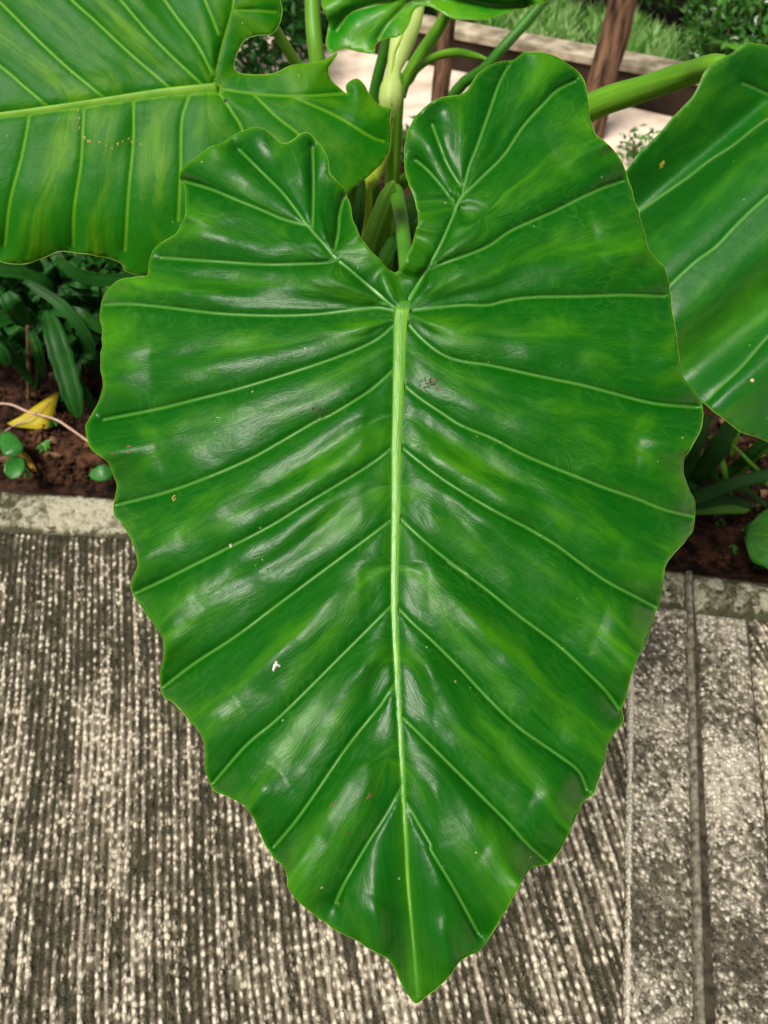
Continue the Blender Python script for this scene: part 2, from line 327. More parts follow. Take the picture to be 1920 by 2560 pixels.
M_JOINT = plain('mortar', (.06, .055, .034), (.24, .215, .16), 70, .85, .2, 0, .9, 200, 6)
M_DIRTJ = plain('joint_dirt', (.02, .018, .012), (.06, .05, .035), 60, .9, .1, 0, .5)
M_WHITE = plain('dropping', (.3, .32, .27), (.68, .68, .64), 240, .7, .3, 0, .4)
M_BLACK = plain('dirt', (.02, .02, .012), (.09, .05, .025), 80, .8, .2, 0, .4)
M_BITE = plain('bite_rim', (.2, .22, .02), (.42, .27, .05), 80, .7, .2, 0, .1)
m, t, b, out = new_mat('water'); b.inputs['Roughness'].default_value = .03; b.inputs['IOR'].default_value = 1.33; b.inputs['Transmission Weight'].default_value = 1; b.inputs['Base Color'].default_value = (.9, 1, .9, 1); M_WATER = m

# ------------------------------------------------------------------ ground, bed, paving
g = 150
o = mesh('ground', [(-g, -g, -.12), (g, -g, -.12), (g, g, -.12), (-g, g, -.12)], [(0, 1, 2, 3)], M_PATH, smooth=False); tag(o, None, None, kind='structure')
def patch(name, top, bot, res, mat, hfun, parent=None, z=0, relief=True, skirt=.05):
    """sheet between two ground polylines (px), heights and relief from hfun(x, y, s, t, W, H)"""
    A = np.array([onz(*p, z)[:2] for p in top]); B = np.array([onz(*p, z)[:2] for p in bot])
    Wd = max(np.linalg.norm(np.diff(A, axis=0), axis=1).sum(), np.linalg.norm(np.diff(B, axis=0), axis=1).sum())
    H = max(np.linalg.norm(A[0]-B[0]), np.linalg.norm(A[-1]-B[-1]))
    nu = max(2, int(Wd/res)); nv = max(2, int(H/res))
    def ev(L):
        s = np.r_[0, np.cumsum(np.linalg.norm(np.diff(L, axis=0), axis=1))]; q = np.linspace(0, s[-1], nu+1)
        return np.stack([np.interp(q, s, L[:, 0]), np.interp(q, s, L[:, 1])], 1)
    a = ev(A); b_ = ev(B); tt = np.linspace(0, 1, nv+1)[:, None, None]
    XY = a[None]*(1-tt)+b_[None]*tt
    S, T = np.meshgrid(np.linspace(0, 1, nu+1), np.linspace(0, 1, nv+1))
    h, rel = hfun(XY[..., 0], XY[..., 1], S, T, Wd, H)
    V = np.concatenate([XY.reshape(-1, 2), (z+h).reshape(-1, 1)], 1)
    i = np.arange(nv)[:, None]*(nu+1)+np.arange(nu)[None]; i = i.ravel()
    Q = np.stack([i, i+nu+1, i+nu+2, i+1], 1)
    # skirt
    ring = list(range(0, nu+1))+[r*(nu+1)+nu for r in range(1, nv+1)]+[nv*(nu+1)+c for c in range(nu-1, -1, -1)]+[r*(nu+1) for r in range(nv-1, 0, -1)]
    n0 = len(V); sk = V[ring].copy(); sk[:, 2] = z-skirt; V = np.vstack([V, sk]); nr = len(ring)
    SQ = [(ring[k], ring[(k+1) % nr], n0+(k+1) % nr, n0+k) for k in range(nr)]
    me = bpy.data.meshes.new(name); Fall = np.vstack([Q, np.array(SQ)])
    me.vertices.add(len(V)); me.vertices.foreach_set('co', V.astype(np.float32).ravel())
    me.loops.add(Fall.size); me.loops.foreach_set('vertex_index', Fall.astype(np.int32).ravel())
    me.polygons.add(len(Fall)); me.polygons.foreach_set('loop_start', np.arange(0, Fall.size, 4, dtype=np.int32))
    me.polygons.foreach_set('use_smooth', np.ones(len(Fall), bool)); me.update(calc_edges=True)
    me.materials.append(mat)
    if relief:
        at_ = me.attributes.new('relief', 'FLOAT', 'POINT'); at_.data.foreach_set('value', np.r_[rel.ravel(), np.zeros(nr)].astype(np.float32))
    o = bpy.data.objects.new(name, me); COL.objects.link(o)
    if parent: adopt(o, parent)
    return o
GD = np.array([-.196, .981]); GN = np.array([.981, .196])          # direction of the broom marks
def edge_round(S, T, W, H, r=.006, drop=.006):
    d = np.minimum(np.minimum(S, 1-S)*W, np.minimum(T, 1-T)*H); return -drop*np.exp(-(d/r)**1.5)
def broomed(x, y, S, T, W, H):
    u = x*GN[0]+y*GN[1]+.004*np.sin(y*7)+.003*vnoise(x/.1, y/.1, 7); v = x*GD[0]+y*GD[1]
    row = np.abs(np.sin(np.pi*u/.0145))**.7                                  # one comb line every 11 mm
    a = np.clip((vnoise(u/.0145+.5, v/.11, 3)*.8+vnoise(u/.03, v/.3, 5)*.2-.5)*1.8+.5, 0, 1.1)
    big = fbm(u/.22, v/.4, 21, 3); gr = vnoise(u/.01, v/.01, 9)
    h = .0078*(row*(.4+.6*a)-.4)+.002*(gr-.5)+.004*(big-.5)
    rel = .75*row+.6*a-.42+.12*gr+.35*(big-.5)-.22*np.clip((y-.55)/.5, 0, 1)      # last term makes the slab darker towards the bed
    return h+edge_round(S, T, W, H), rel
def trowelled(x, y, S, T, W, H):
    gr = fbm(x/.008, y/.009, 31, 2); big = fbm(x/.16, y/.16, 33, 3)
    return .002*(gr-.5)+.004*(big-.5)+edge_round(S, T, W, H), .3+.3*gr+1.1*(big-.5)
def kerbed(x, y, S, T, W, H):
    gr = fbm(x/.02, y/.02, 41, 3); big = fbm(x/.2, y/.2, 43, 3)
    return .004*(gr-.5)+.006*(big-.5)+edge_round(S, T, W, H, .012, .012), np.clip(.5*gr+1.1*big-.25, 0, 1.2)-.5*np.exp(-(np.minimum(T, 1-T)*H/.014)**2)
pav = thing('pavement', None, None, (0, .5, 0)); pav['kind'] = 'structure'
bedding = [onz(p[0], p[1], 0) for p in ((-900, 1175), (-300, 1212), (0, 1228), (290, 1250), (960, 1330), (1665, 1428), (1920, 1462), (2700, 1570))]
V = [(p[0], p[1], -.012) for p in bedding]+[(bedding[-1][0], -3, -.012), (bedding[0][0], -3, -.012)]
V += [(v[0], v[1], -.11) for v in V]; n = len(V)//2
o = mesh('bedding', V, [tuple(range(n))[::-1]]+[(k, (k+1) % n, n+(k+1) % n, n+k) for k in range(n)], M_DIRTJ, pav, smooth=False)
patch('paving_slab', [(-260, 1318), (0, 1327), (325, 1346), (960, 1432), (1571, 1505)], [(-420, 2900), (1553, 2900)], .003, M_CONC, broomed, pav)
def with_ridge(x, y, S, T, W, H):
    h, r = trowelled(x, y, S, T, W, H); d = S*W
    bump = np.exp(-((d-.006)/.005)**2); return h+.007*bump, r+.7*bump
patch('paving_slab', [(1573, 1505), (1718, 1523)], [(1555, 2900), (1744, 2900)], .003, M_MARG, with_ridge, pav)
def ridge(x, y, S, T, W, H):
    nz = fbm(x/.03, y/.02, 51, 3); return .0065*np.sin(np.pi*np.clip(S, 0, 1))**.7*(.1+1.8*nz)-.001+.004*(fbm(x/.012, y/.012, 53, 2)-.5), .45+.6*(nz-.5)
patch('joint_ridge', [(1716, 1427), (1731, 1429)], [(1748, 2900), (1775, 2900)], .003, M_JOINT, ridge, pav)
patch('paving_slab', [(1744, 1530), (1867, 1546)], [(1812, 2900), (1996, 2900)], .003, M_MARG, trowelled, pav)
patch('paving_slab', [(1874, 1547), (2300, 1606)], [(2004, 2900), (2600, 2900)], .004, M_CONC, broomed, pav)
patch('kerb_block', [(-300, 1200), (0, 1219), (286, 1240), (960, 1318), (1714, 1424)], [(-300, 1303), (0, 1322), (325, 1341), (960, 1427), (1716, 1520)], .004, M_KERB, kerbed, pav, skirt=.12)
patch('kerb_block', [(1736, 1428), (1920, 1452), (2300, 1505)], [(1741, 1526), (1920, 1549), (2300, 1600)], .004, M_KERB, kerbed, pav, skirt=.12)
# planting bed
def soil_h(x, y, S, T, W, H):
    return .05*(fbm(x/.12, y/.12, 61, 4)-.5)+.03*(fbm(x/.03, y/.03, 67, 2)-.5), x*0
patch('planting_bed', [(-900, 20), (600, 225), (1000, 300), (1700, 445), (2600, 620)], [(-900, 1190), (-300, 1195), (0, 1212), (286, 1234), (960, 1310), (1714, 1416), (1920, 1444), (2600, 1545)], .018, M_SOIL, soil_h, None, z=-.06, relief=False)['kind'] = 'structure'
def flat_h(x, y, S, T, W, H): return .006*(fbm(x/.3, y/.3, 71, 3)-.5), x*0
patch('far_path', [(-400, -150), (1000, 145), (1750, 305), (2700, 490)], [(-900, 24), (600, 229), (1000, 304), (1700, 449), (2600, 624)], .05, M_PATH, flat_h, None, z=0, relief=False)['kind'] = 'structure'

# ------------------------------------------------------------------ the big-leaf builder
def leaf(plant, name, outline, veins, depth, step, mats, label=None, k_bulge=.14, noise=1.1, rim_r=1.1, seed=1, droop=.017, edge_w=120., rib_z=0, cfun=None, vscale=1.0):
    """outline: px loop; veins: list of (px polyline, w0, w1, kind, value); depth(px,py)->axial distance of the unruffled sheet"""
    loop = resample(spline(np.vstack([outline, outline[:1]]), 8), step*.8)[:-1]
    ln = np.arange(len(loop)); loop = loop+np.stack([vnoise(ln*.33, ln*0+1.5, seed+2)-.5, vnoise(ln*.33, ln*0+7.5, seed+4)-.5], 1)*4.5
    nick = (vnoise(ln*.11, ln*0+3.5, seed+6) > .93)[:, None]; loop = loop+nick*(loop.mean(0)-loop)/np.linalg.norm(loop.mean(0)-loop, axis=1)[:, None]*4
    VL = [(spline(np.array(v[0], float), 6), v[1], v[2], v[3], v[4]) for v in veins]
    lo = loop.min(0); hi = loop.max(0)
    gx = np.arange(lo[0], hi[0], step); gy = np.arange(lo[1], hi[1], step*.866); X, Y = np.meshgrid(gx, gy); X = X+(np.arange(len(gy)) % 2)[:, None]*step*.5
    P = np.stack([X.ravel(), Y.ravel()], 1); P = P[in_poly(P, loop)]
    clo = np.vstack([loop, loop[:1]])
    kdl = kd_of(loop); P = P[loop_dist(P, loop, kdl) > step*.55]
    rows = []                                              # follow every vein so that the creases are sharp
    for L_, w0, w1, kind, val in VL:
        R_ = resample(L_, step); T_ = np.gradient(R_, axis=0); T_ /= np.linalg.norm(T_, axis=1)[:, None]; Nn = np.stack([-T_[:, 1], T_[:, 0]], 1)
        for o_ in ((0, -5, 5) if kind != 'rib' else (0, -13, 13, -21, 21)): rows.append(R_+Nn*o_)
    rows = np.vstack(rows); rows = rows[in_poly(rows, loop)]; rows = rows[loop_dist(rows, loop, kdl) > step*.5]
    keep = []; kdr = KDTree(len(rows))
    for i_, p_ in enumerate(rows): kdr.insert((p_[0], p_[1], 0), i_)
    kdr.balance(); drop_ = set()
    for i_, p_ in enumerate(rows):
        if i_ in drop_: continue
        keep.append(i_); drop_.update(j_ for _, j_, d_ in kdr.find_range((p_[0], p_[1], 0), 2.6) if j_ > i_)
    rows = rows[keep]; P = P[np.array([kdr.find((p_[0], p_[1], 0))[2] > step*.55 for p_ in P])]
    pts = np.vstack([loop, rows, P]); n = len(loop)
    r = delaunay_2d_cdt([Vector(p) for p in pts], [(i, (i+1) % n) for i in range(n)], [], 1, 1e-5)
    Q = np.array([tuple(v) for v in r[0]]); T = r[2]
    RB_ = [(resample(v[0], 16), v[1], v[2]) for v in VL if v[3] == 'rib']
    def rib_half(Q):
        if not RB_: return np.zeros(len(Q))
        R_, w0, w1 = RB_[0]; i_ = np.argmin(((Q[:, None, :]-R_[None])**2).sum(2), 1); t_ = i_/(len(R_)-1)
        return (w0+(w1-w0)*t_**.6)/2
    def surf(Q):
        D = np.stack([seg_dist(Q, resample(v[0], 22)) for v in VL], 1); vals = np.array([v[4] for v in VL])
        isrib = np.array([v[3] == 'rib' for v in VL])
        Dl = D[:, ~isrib]; vl = vals[~isrib]
        idx = np.argsort(Dl, 1)[:, :2]; ar = np.arange(len(Q)); d1 = Dl[ar, idx[:, 0]]; d2 = Dl[ar, idx[:, 1]]
        Ds = np.sort(Dl, 1); Rk = Ds[:, min(3, Dl.shape[1]-1)][:, None]; wgt = np.clip(Rk-Dl, 0, None)/(Rk*(Dl+2)+1e-6)+1e-9; c = (wgt*vl).sum(1)/wgt.sum(1); f = d1/(d1+d2+1e-6)
        dr = D[:, isrib].min(1) if isrib.any() else np.full(len(Q), 300.)
        ed = loop_dist(Q, loop, kdl)
        wpan = np.minimum(d1+d2, 240.); mid = 4*f*(1-f)
        e = np.clip(1-ed/edge_w, 0, 1)
        dm = depth(Q[:, 0], Q[:, 1]); mm = dm/F
        h = k_bulge*wpan*mid*mm*(1+1.5*e)*np.clip((dr-16)/70, 0, 1)
        cs = c/100.; vs = dr/100.
        if cfun: cs, vs = cfun(Q)
        h += noise*np.clip((dr-14)/60, 0, 1)*(.015*(vnoise(cs*1.15, vs*.42, seed)-.5)+.007*(fbm(Q[:, 0]/120, Q[:, 1]/120, seed+5, 2)-.5)*(1+1.5*e))
        h += noise*.0006*(vnoise(cs*5, vs*1.3, seed+9)-.5)*np.clip(d1/30, 0, 1)*np.clip((dr-14)/40, 0, 1)
        rh = rib_half(Q); h -= .0026*vscale**2*np.exp(-(np.minimum(d1, 60)/6.5)**2)+.0035*np.exp(-(np.minimum(dr, 90)/(rh*1.3+3))**2)
        h -= droop*e**2*(.6+.8*vnoise(cs*2.2, vs*.3, seed+3))
        return dm-h, mid, ed, np.minimum(d1, dr-rh*.8+2), cs, vs
    d, mid, ed, vd, cs, vs = surf(Q)
    W = CAM+rays(Q)*d[:, None]
    blade = mesh(name, W, T, mats[0], plant, solid=.0009)
    me = blade.data
    # keep the upper side towards the light
    if len(me.polygons) and sum(p.normal.dot(Vector(CAM)-p.center) > 0 for p in list(me.polygons)[::50]) < len(me.polygons)/100: me.flip_normals()
    a = me.attributes.new('leafuv', 'FLOAT_VECTOR', 'POINT'); a.data.foreach_set('vector', np.stack([cs, vs, cs*0+seed*3.7], 1).astype(np.float32).ravel())
    a = me.attributes.new('leafm', 'FLOAT_VECTOR', 'POINT'); a.data.foreach_set('vector', np.stack([mid, ed/100, np.maximum(vd, 0)/100], 1).astype(np.float32).ravel())
    if label: blade['label'] = label
    RS = [resample(L, 9) for L, *_ in VL]; allq = np.vstack(RS+[clo]); alld = surf(allq)[0]; k0 = 0
    for (L, w0, w1, kind, val), R in zip(VL, RS):
        dd = alld[k0:k0+len(R)]; k0 += len(R); t_ = np.linspace(0, 1, len(R)); wd = (w0+(w1-w0)*t_**.6)/2*(1 if kind == 'rib' else (.8 if w0 > 18 and vscale == 1 else .34*vscale))*np.clip((1-t_)/.12, .1, 1)
        nk = 5 if kind == 'rib' else 1
        if len(dd) > 2*nk+3: dd = np.convolve(np.r_[[dd[0]]*nk, dd, [dd[-1]]*nk], np.ones(2*nk+1)/(2*nk+1), 'valid')
        if kind == 'rib': dd = dd-.0004
        PP = CAM+rays(R)*(dd-.0001)[:, None]
        Vv, Ff = tube(PP, wd*dd/F, 8, flat=.2 if kind != 'rib' else .24)
        mesh('midrib' if kind == 'rib' else 'vein', Vv, Ff, mats[2] if kind == 'rib' else mats[1], blade)
    if rim_r:
        dd = alld[k0:]; PP = CAM+rays(clo)*(dd+.0003)[:, None]
        Vv, Ff = tube(PP, rim_r*(.35+1.1*vnoise(np.arange(len(PP))*.08, np.zeros(len(PP))+.5, seed))*dd/F, 6, cap=False); mesh('leaf_rim', Vv, Ff, M_EDGE, blade)
    kdq = kd_of(Q)
    def point(px, py):
        nb = kdq.find_n((px, py, 0), 4); w_ = np.array([1/(n_[2]+.5) for n_ in nb]); dd = float((w_*d[[n_[1] for n_ in nb]]).sum()/w_.sum())
        return CAM+rays(np.array([px, py], float))*dd, dd
    return blade, point
def zz(ox, oy, s, pts): return [(ox+x/s, oy+y/s) for x, y in pts]
S8 = 1659/800.
A = lambda *p: zz(200, 280, S8, p); B = lambda *p: zz(200, 1000, S8, p); C = lambda *p: zz(400, 1760, S8, p)
D = lambda *p: zz(960, 80, S8, p); E = lambda *p: zz(960, 700, S8, p); G = lambda *p: zz(960, 1400, S8, p)
K = lambda *p: zz(1200, 1400, 1373/720., p); Z1 = lambda *p: zz(0, 0, 1659/960., p); Z2 = lambda *p: zz(960, 0, 1659/960., p)
Z5 = lambda *p: zz(800, 0, 3.318, p); Z8 = lambda *p: zz(700, 400, 4.1475, p)
RA = lambda *p: zz(1520, 80, 2.765, p); RB = lambda *p: zz(1520, 700, 2.765, p); LZ = lambda *p: zz(0, 600, 2.765, p)

BASE = np.array([0.0, 1.72, -.05])
plant = thing('elephant_ear_plant', 'huge glossy elephant ear plant whose heart-shaped leaf hangs over the pavement', 'plant', BASE)

main_out = np.array(A((1600, 822), (1560, 775), (1500, 710), (1450, 640), (1415, 555), (1405, 490), (1385, 440), (1370, 400), (1325, 355), (1295, 310), (1285, 240), (1260, 190), (1225, 150), (1190, 113), (1145, 115), (1085, 158), (1040, 160), (1000, 130), (960, 97), (905, 82), (860, 95), (780, 130), (740, 160), (670, 185), (620, 225), (565, 265), (525, 300), (517, 345), (540, 380), (547, 450), (545, 530), (530, 580), (500, 630), (440, 670), (390, 705), (370, 745), (355, 800), (345, 848), (240, 860), (190, 880), (140, 930), (110, 1010), (105, 1070), (118, 1130), (112, 1250), (108, 1330), (120, 1420), (95, 1510), (65, 1570), (32, 1620))
 + B((28, 150), (45, 225), (75, 270), (130, 305), (160, 345), (180, 400), (195, 440), (190, 490), (172, 540), (180, 590), (225, 650), (260, 710), (285, 780), (298, 850), (285, 900), (268, 950), (275, 1000), (305, 1050), (340, 1110), (395, 1180), (430, 1230), (438, 1290), (430, 1350), (415, 1410), (415, 1480), (430, 1530), (475, 1565), (530, 1615))
 + C((80, 0), (150, 80), (215, 160), (235, 230), (232, 330), (250, 390), (285, 450), (380, 490), (440, 530), (490, 600), (520, 670), (545, 730), (590, 795), (640, 845), (660, 900), (665, 950), (700, 1005), (760, 1060), (850, 1130), (930, 1180), (1020, 1225), (1100, 1275), (1180, 1320), (1220, 1380), (1250, 1450), (1290, 1510), (1335, 1550), (1400, 1500), (1480, 1430), (1540, 1350), (1590, 1305), (1650, 1282))
 + K((60, 1780), (110, 1690), (150, 1620), (200, 1530), (235, 1475), (270, 1460), (325, 1450), (370, 1400), (420, 1310), (460, 1220), (495, 1150), (540, 1110), (570, 1030), (595, 960), (605, 880), (640, 825), (683, 770), (672, 710), (700, 640), (725, 540), (745, 480), (800, 370), (830, 270), (862, 180), (870, 120), (880, 40))
 + E((1445, 1540), (1455, 1490), (1500, 1420), (1580, 1330), (1605, 1270), (1612, 1180), (1600, 1120), (1570, 1060), (1550, 1000), (1555, 930), (1590, 870), (1635, 790), (1650, 720), (1640, 620), (1590, 550), (1545, 490), (1530, 400), (1515, 290), (1500, 180), (1490, 120), (1480, 50))
 + D((1478, 1310), (1455, 1230), (1420, 1185), (1370, 1120), (1340, 1010), (1315, 920), (1300, 880), (1280, 800), (1250, 720), (1215, 650), (1150, 570), (1105, 540), (1075, 470), (1060, 400), (1055, 320), (1040, 260), (1000, 205), (960, 170), (890, 125), (800, 105), (735, 105), (705, 122), (670, 148), (610, 155), (550, 175), (490, 215), (455, 265), (410, 320), (340, 335), (290, 340), (220, 385), (165, 435), (130, 500), (110, 590), (105, 680), (125, 770), (165, 880), (178, 960), (165, 1040), (130, 1140), (100, 1210), (60, 1248), (25, 1240)))
rib_main = E((100, 145), (85, 250), (75, 550), (65, 900), (60, 1250))+[(986, 1496), (991, 1641), (998, 1786), (1006, 1930), (1010, 2027), (1015, 2097), (1019, 2196), (1027, 2290), (1037, 2400), (1044, 2490)]
main_veins = [(rib_main, 42, 5, 'rib', 0)] + [(p, w0, w1, 'v', c) for p, w0, w1, c in [
 (A((1640, 1020), (1560, 960), (1470, 880), (1390, 810), (1330, 765), (1260, 680), (1180, 590), (1060, 430), (940, 310), (820, 190)), 22, 3, 300),
 (A((1205, 600), (1210, 400), (1205, 180)), 9, 2, 200), (A((1180, 590), (1050, 555), (960, 515), (800, 450), (680, 400), (530, 355)), 11, 3, 400),
 (A((1330, 765), (1290, 778), (1200, 785), (960, 790), (720, 775), (560, 765), (420, 755)), 11, 3, 560), (A((1322, 705), (1340, 620), (1345, 530), (1370, 440)), 6, 2, 100),
 (A((1640, 1035), (1550, 1015), (1400, 1030), (1200, 1050), (980, 1055), (730, 1045), (550, 1025), (420, 1010), (250, 995), (130, 1000)), 16, 4, 740),
 (A((1615, 1115), (1560, 1165), (1480, 1210), (1360, 1260), (1190, 1320), (1000, 1380), (800, 1440), (600, 1490), (400, 1540), (120, 1595)), 11, 3, 900),
 (A((1615, 1345), (1520, 1430), (1400, 1510), (1280, 1580))+B((1240, 100), (1000, 240), (850, 320), (650, 405), (440, 480), (190, 545)), 12, 3, 1060),
 (B((1612, 250), (1540, 310), (1400, 400), (1200, 520), (1000, 645), (800, 750), (600, 850), (440, 930), (290, 1000)), 12, 3, 1220),
 (B((1615, 620), (1550, 670), (1450, 745), (1200, 930), (1000, 1080), (800, 1230), (600, 1360), (430, 1490)), 12, 3, 1400),
 (B((1617, 1062), (1540, 1140), (1350, 1330), (1200, 1480))+C((600, 85), (450, 210), (275, 410)), 12, 3, 1580),
 (B((1632, 1470), (1580, 1550))+C((1150, 0), (1050, 120), (950, 250), (800, 470), (700, 610), (590, 740)), 12, 3, 1760),
 (C((1248, 435), (1180, 560), (1090, 700), (1030, 800), (950, 940), (910, 1030)), 9, 2, 1960),
 (D((130, 1395), (200, 1270), (270, 1150), (330, 1020), (380, 900), (410, 850), (500, 760), (620, 640), (720, 490), (830, 370), (900, 300), (990, 255)), 21, 3, 320),
 (D((405, 850), (440, 700), (480, 600), (540, 430), (600, 260), (650, 170)), 8, 2, 180), (D((395, 795), (330, 690), (290, 590), (250, 480)), 6, 2, 90), (D((370, 900), (300, 800), (220, 710), (160, 660)), 5, 2, 20),
 (D((245, 1222), (330, 1190), (420, 1160), (540, 1110), (640, 1040), (720, 1000), (880, 930), (1000, 870), (1130, 810), (1230, 775)), 11, 3, 540),
 (E((140, 158), (300, 140), (420, 130), (540, 130), (640, 105), (780, 88), (1000, 85), (1250, 78), (1450, 85)), 14, 4, 740),
 (E((120, 225), (200, 310), (300, 385), (400, 420), (540, 440), (700, 475), (860, 510), (1030, 545), (1200, 590), (1400, 640), (1620, 660)), 10, 3, 910),
 (E((110, 550), (180, 610), (300, 690), (400, 755), (560, 820), (700, 895), (860, 965), (1000, 1020), (1150, 1080), (1300, 1130), (1450, 1190), (1600, 1227)), 13, 3, 1070),
 (E((95, 870), (180, 940), (300, 1030), (400, 1095), (560, 1190), (750, 1290), (900, 1380), (1000, 1455), (1150, 1560), (1300, 1640))+G((1405, 245),), 13, 4, 1230),
 (E((85, 1235), (160, 1310), (300, 1430), (450, 1540))+G((320, 5), (500, 130), (700, 290), (900, 440), (1050, 580), (1150, 680), (1225, 785)), 13, 3, 1400),
 (G((70, 245), (150, 330), (250, 420), (400, 570), (550, 730), (700, 870), (900, 1010), (1010, 1095), (1050, 1190)), 13, 3, 1580),
 (G((78, 800), (180, 900), (300, 1020), (430, 1150), (540, 1260), (640, 1360), (740, 1470), (840, 1560)), 12, 3, 1780),
 (G((105, 1240), (180, 1370), (250, 1490))+C((1400, 750), (1520, 950), (1650, 1190)), 9, 2, 1960)]]
def d_main(x, y):
    dx = (x-1000)/750.; dy = (y-770)
    up = np.clip(-dy/650., 0, 1.3); dn = np.clip((y-1900)/600., 0, 1.2)
    return .795-.000085*dy+.06*dx*dx+.02*up*up+.035*dn*dn
main, main_pt = leaf(plant, 'leaf', main_out, main_veins, d_main, 8.0, (M_MAIN, M_VEIN, M_RIB), 'largest heart-shaped leaf, hanging tip down over the pavement', seed=3)

left_out = np.array(Z1((1210, 0), (1217, 60), (1205, 110), (1170, 145), (1110, 155), (1060, 170), (1030, 215), (1013, 270), (1020, 305), (1080, 322), (1180, 320), (1240, 290), (1310, 275), (1390, 265), (1455, 228), (1438, 265), (1418, 300), (1430, 345), (1465, 378), (1500, 405), (1497, 368), (1550, 342), (1600, 410), (1640, 458), (1690, 470))
 + [(976, 300), (972, 380), (914, 446), (872, 483), (830, 590), (720, 690), (520, 715), (400, 700), (367, 690)] + Z1((575, 1185), (535, 1168), (525, 1140), (470, 1115), (350, 1095), (270, 1085), (210, 1105), (130, 1135), (50, 1138), (0, 1130))
 + [(-120, 620), (-300, 600), (-520, 520), (-760, 360), (-640, 180), (-480, -60), (-260, -230), (20, -330), (300, -310), (520, -240), (650, -130)])
lv = lambda p, w0, w1, c: (p, w0, w1, 'v', c)
left_veins = [(Z1((940, 385), (720, 402), (450, 440), (220, 472), (0, 500))+[(-250, 318), (-500, 335), (-740, 358)], 30, 5, 'rib', 0),
 lv(Z1((925, 372), (940, 280), (970, 160), (1000, 60), (1010, -20), (1000, -160)), 20, 4, 300), lv(Z1((1010, 45), (1100, 45), (1190, 52)), 6, 2, 200),
 lv(Z1((918, 320), (850, 190), (760, 70), (690, -30), (560, -220)), 10, 3, 420), lv(Z1((945, 150), (910, 60), (885, 0), (860, -60)), 6, 2, 360), lv(Z1((880, 372), (760, 260), (640, 140), (520, 0), (380, -150)), 10, 3, 560),
 lv(Z1((740, 385), (560, 230), (400, 80), (300, -10), (120, -200)), 10, 3, 720), lv(Z1((450, 422), (300, 300), (150, 160), (0, 10), (-180, -160)), 10, 3, 900), lv(Z1((200, 455), (100, 370), (0, 285), (-300, 60)), 9, 3, 1080),
 lv(Z1((128, 500), (90, 690), (45, 860), (20, 1060)), 9, 2, 1080), lv(Z1((362, 470), (350, 700), (320, 900), (315, 1060)), 8, 2, 900), lv(Z1((577, 440), (575, 620), (555, 830), (540, 1080)), 9, 2, 720),
 lv(Z1((818, 415), (785, 520), (780, 720), (770, 950)), 9, 2, 560), lv(Z1((945, 400), (1000, 480), (1050, 570), (1090, 760)), 9, 2, 420), lv(Z1((1100, 412), (1200, 510), (1290, 580), (1400, 720)), 7, 2, 340),
 lv(Z1((940, 382), (1100, 405), (1270, 415), (1480, 405)), 11, 3, 200), lv(Z1((1270, 420), (1450, 500), (1600, 590), (1655, 610)), 8, 3, 280)]
def d_left(x, y):
    return .96+.00006*(y-300)+.045*np.clip((y-420)/300., 0, 2)**2+.03*((x-538)/600.)**2*(x > 538)+.00003*(x-538)+.05*np.clip(-(y)/300., 0, 2)**2
lleaf, left_pt = leaf(plant, 'leaf', left_out, left_veins, d_left, 9.0, (M_LEFT, M_VEIN_L, M_VEIN_L), 'broad leaf with ragged lobe and yellowish veins, beside the planting bed', k_bulge=.032, noise=.38, seed=21, droop=.012, vscale=.72)

right_out = np.array(RA((1250, 170), (1106, 102), (1040, 90), (980, 80), (930, 100), (860, 150), (780, 185), (700, 240), (640, 330), (605, 420), (540, 500), (450, 590), (370, 690), (250, 800), (150, 920), (60, 1050), (20, 1250), (60, 1450), (200, 1560), (200, 1700), (240, 1900))
 + RB((420, 480), (500, 700), (590, 820), (665, 850), (740, 920), (850, 1000), (930, 1060), (1030, 1085), (1106, 1120), (1250, 1180), (1500, 1150), (1900, 1000), (2300, 500), (2300, 0)) + [(2330, 500), (2220, 260), (2080, 160)])
right_veins = [lv(RA((1600, 330), (1106, 600), (870, 780), (700, 890), (560, 1000), (430, 1090), (300, 1180), (140, 1290)), 8, 3, 300),
 lv(RA((1700, 620), (1106, 1130), (900, 1320), (750, 1480), (600, 1590), (430, 1750), (330, 1860)), 17, 8, 700),
 lv(RB((1900, -200), (1400, 100), (1106, 390), (950, 570), (850, 670), (760, 750), (672, 845)), 9, 3, 1100), lv(RA((930, 355), (1010, 385), (1106, 430), (1400, 520)), 6, 3, 100), lv(RB((1106, 960), (1300, 700), (1700, 400)), 6, 3, 1400)]
def d_right(x, y):
    # cross coordinate: below/right of the bright vein is positive
    q = ((x-1700)*.64+(y-640)*.77)/100.
    base = .965-.02*np.clip(q, -1, 2.2)+.00002*(x-1700)
    st_ = np.clip((q+1.7)/1.0, 0, 1); st_ = st_*st_*(3-2*st_); upper = .90+.042*np.clip(q+6, 0, 4.6)
    return base*st_+upper*(1-st_)-.02*np.exp(-((q+.05)/.6)**2)+.05*np.exp(-((q-2.35)/.8)**2)-.012*np.exp(-((q-1.1)/.7)**2)+.03*np.clip((q-3.4), 0, 3)
rleaf, right_pt = leaf(plant, 'leaf', right_out, right_veins, d_right, 10.0, (M_RIGHT, M_VEIN, M_VEIN), 'dark folded leaf with a deep crease, held by the thick slanting stalk', k_bulge=.02, noise=.3, seed=41, droop=.008, rim_r=1.0, cfun=lambda Q: (((Q[:, 0]-1700)*.64+(Q[:, 1]-640)*.77)/100, ((Q[:, 0]-1700)*.77-(Q[:, 1]-640)*.64)/100))

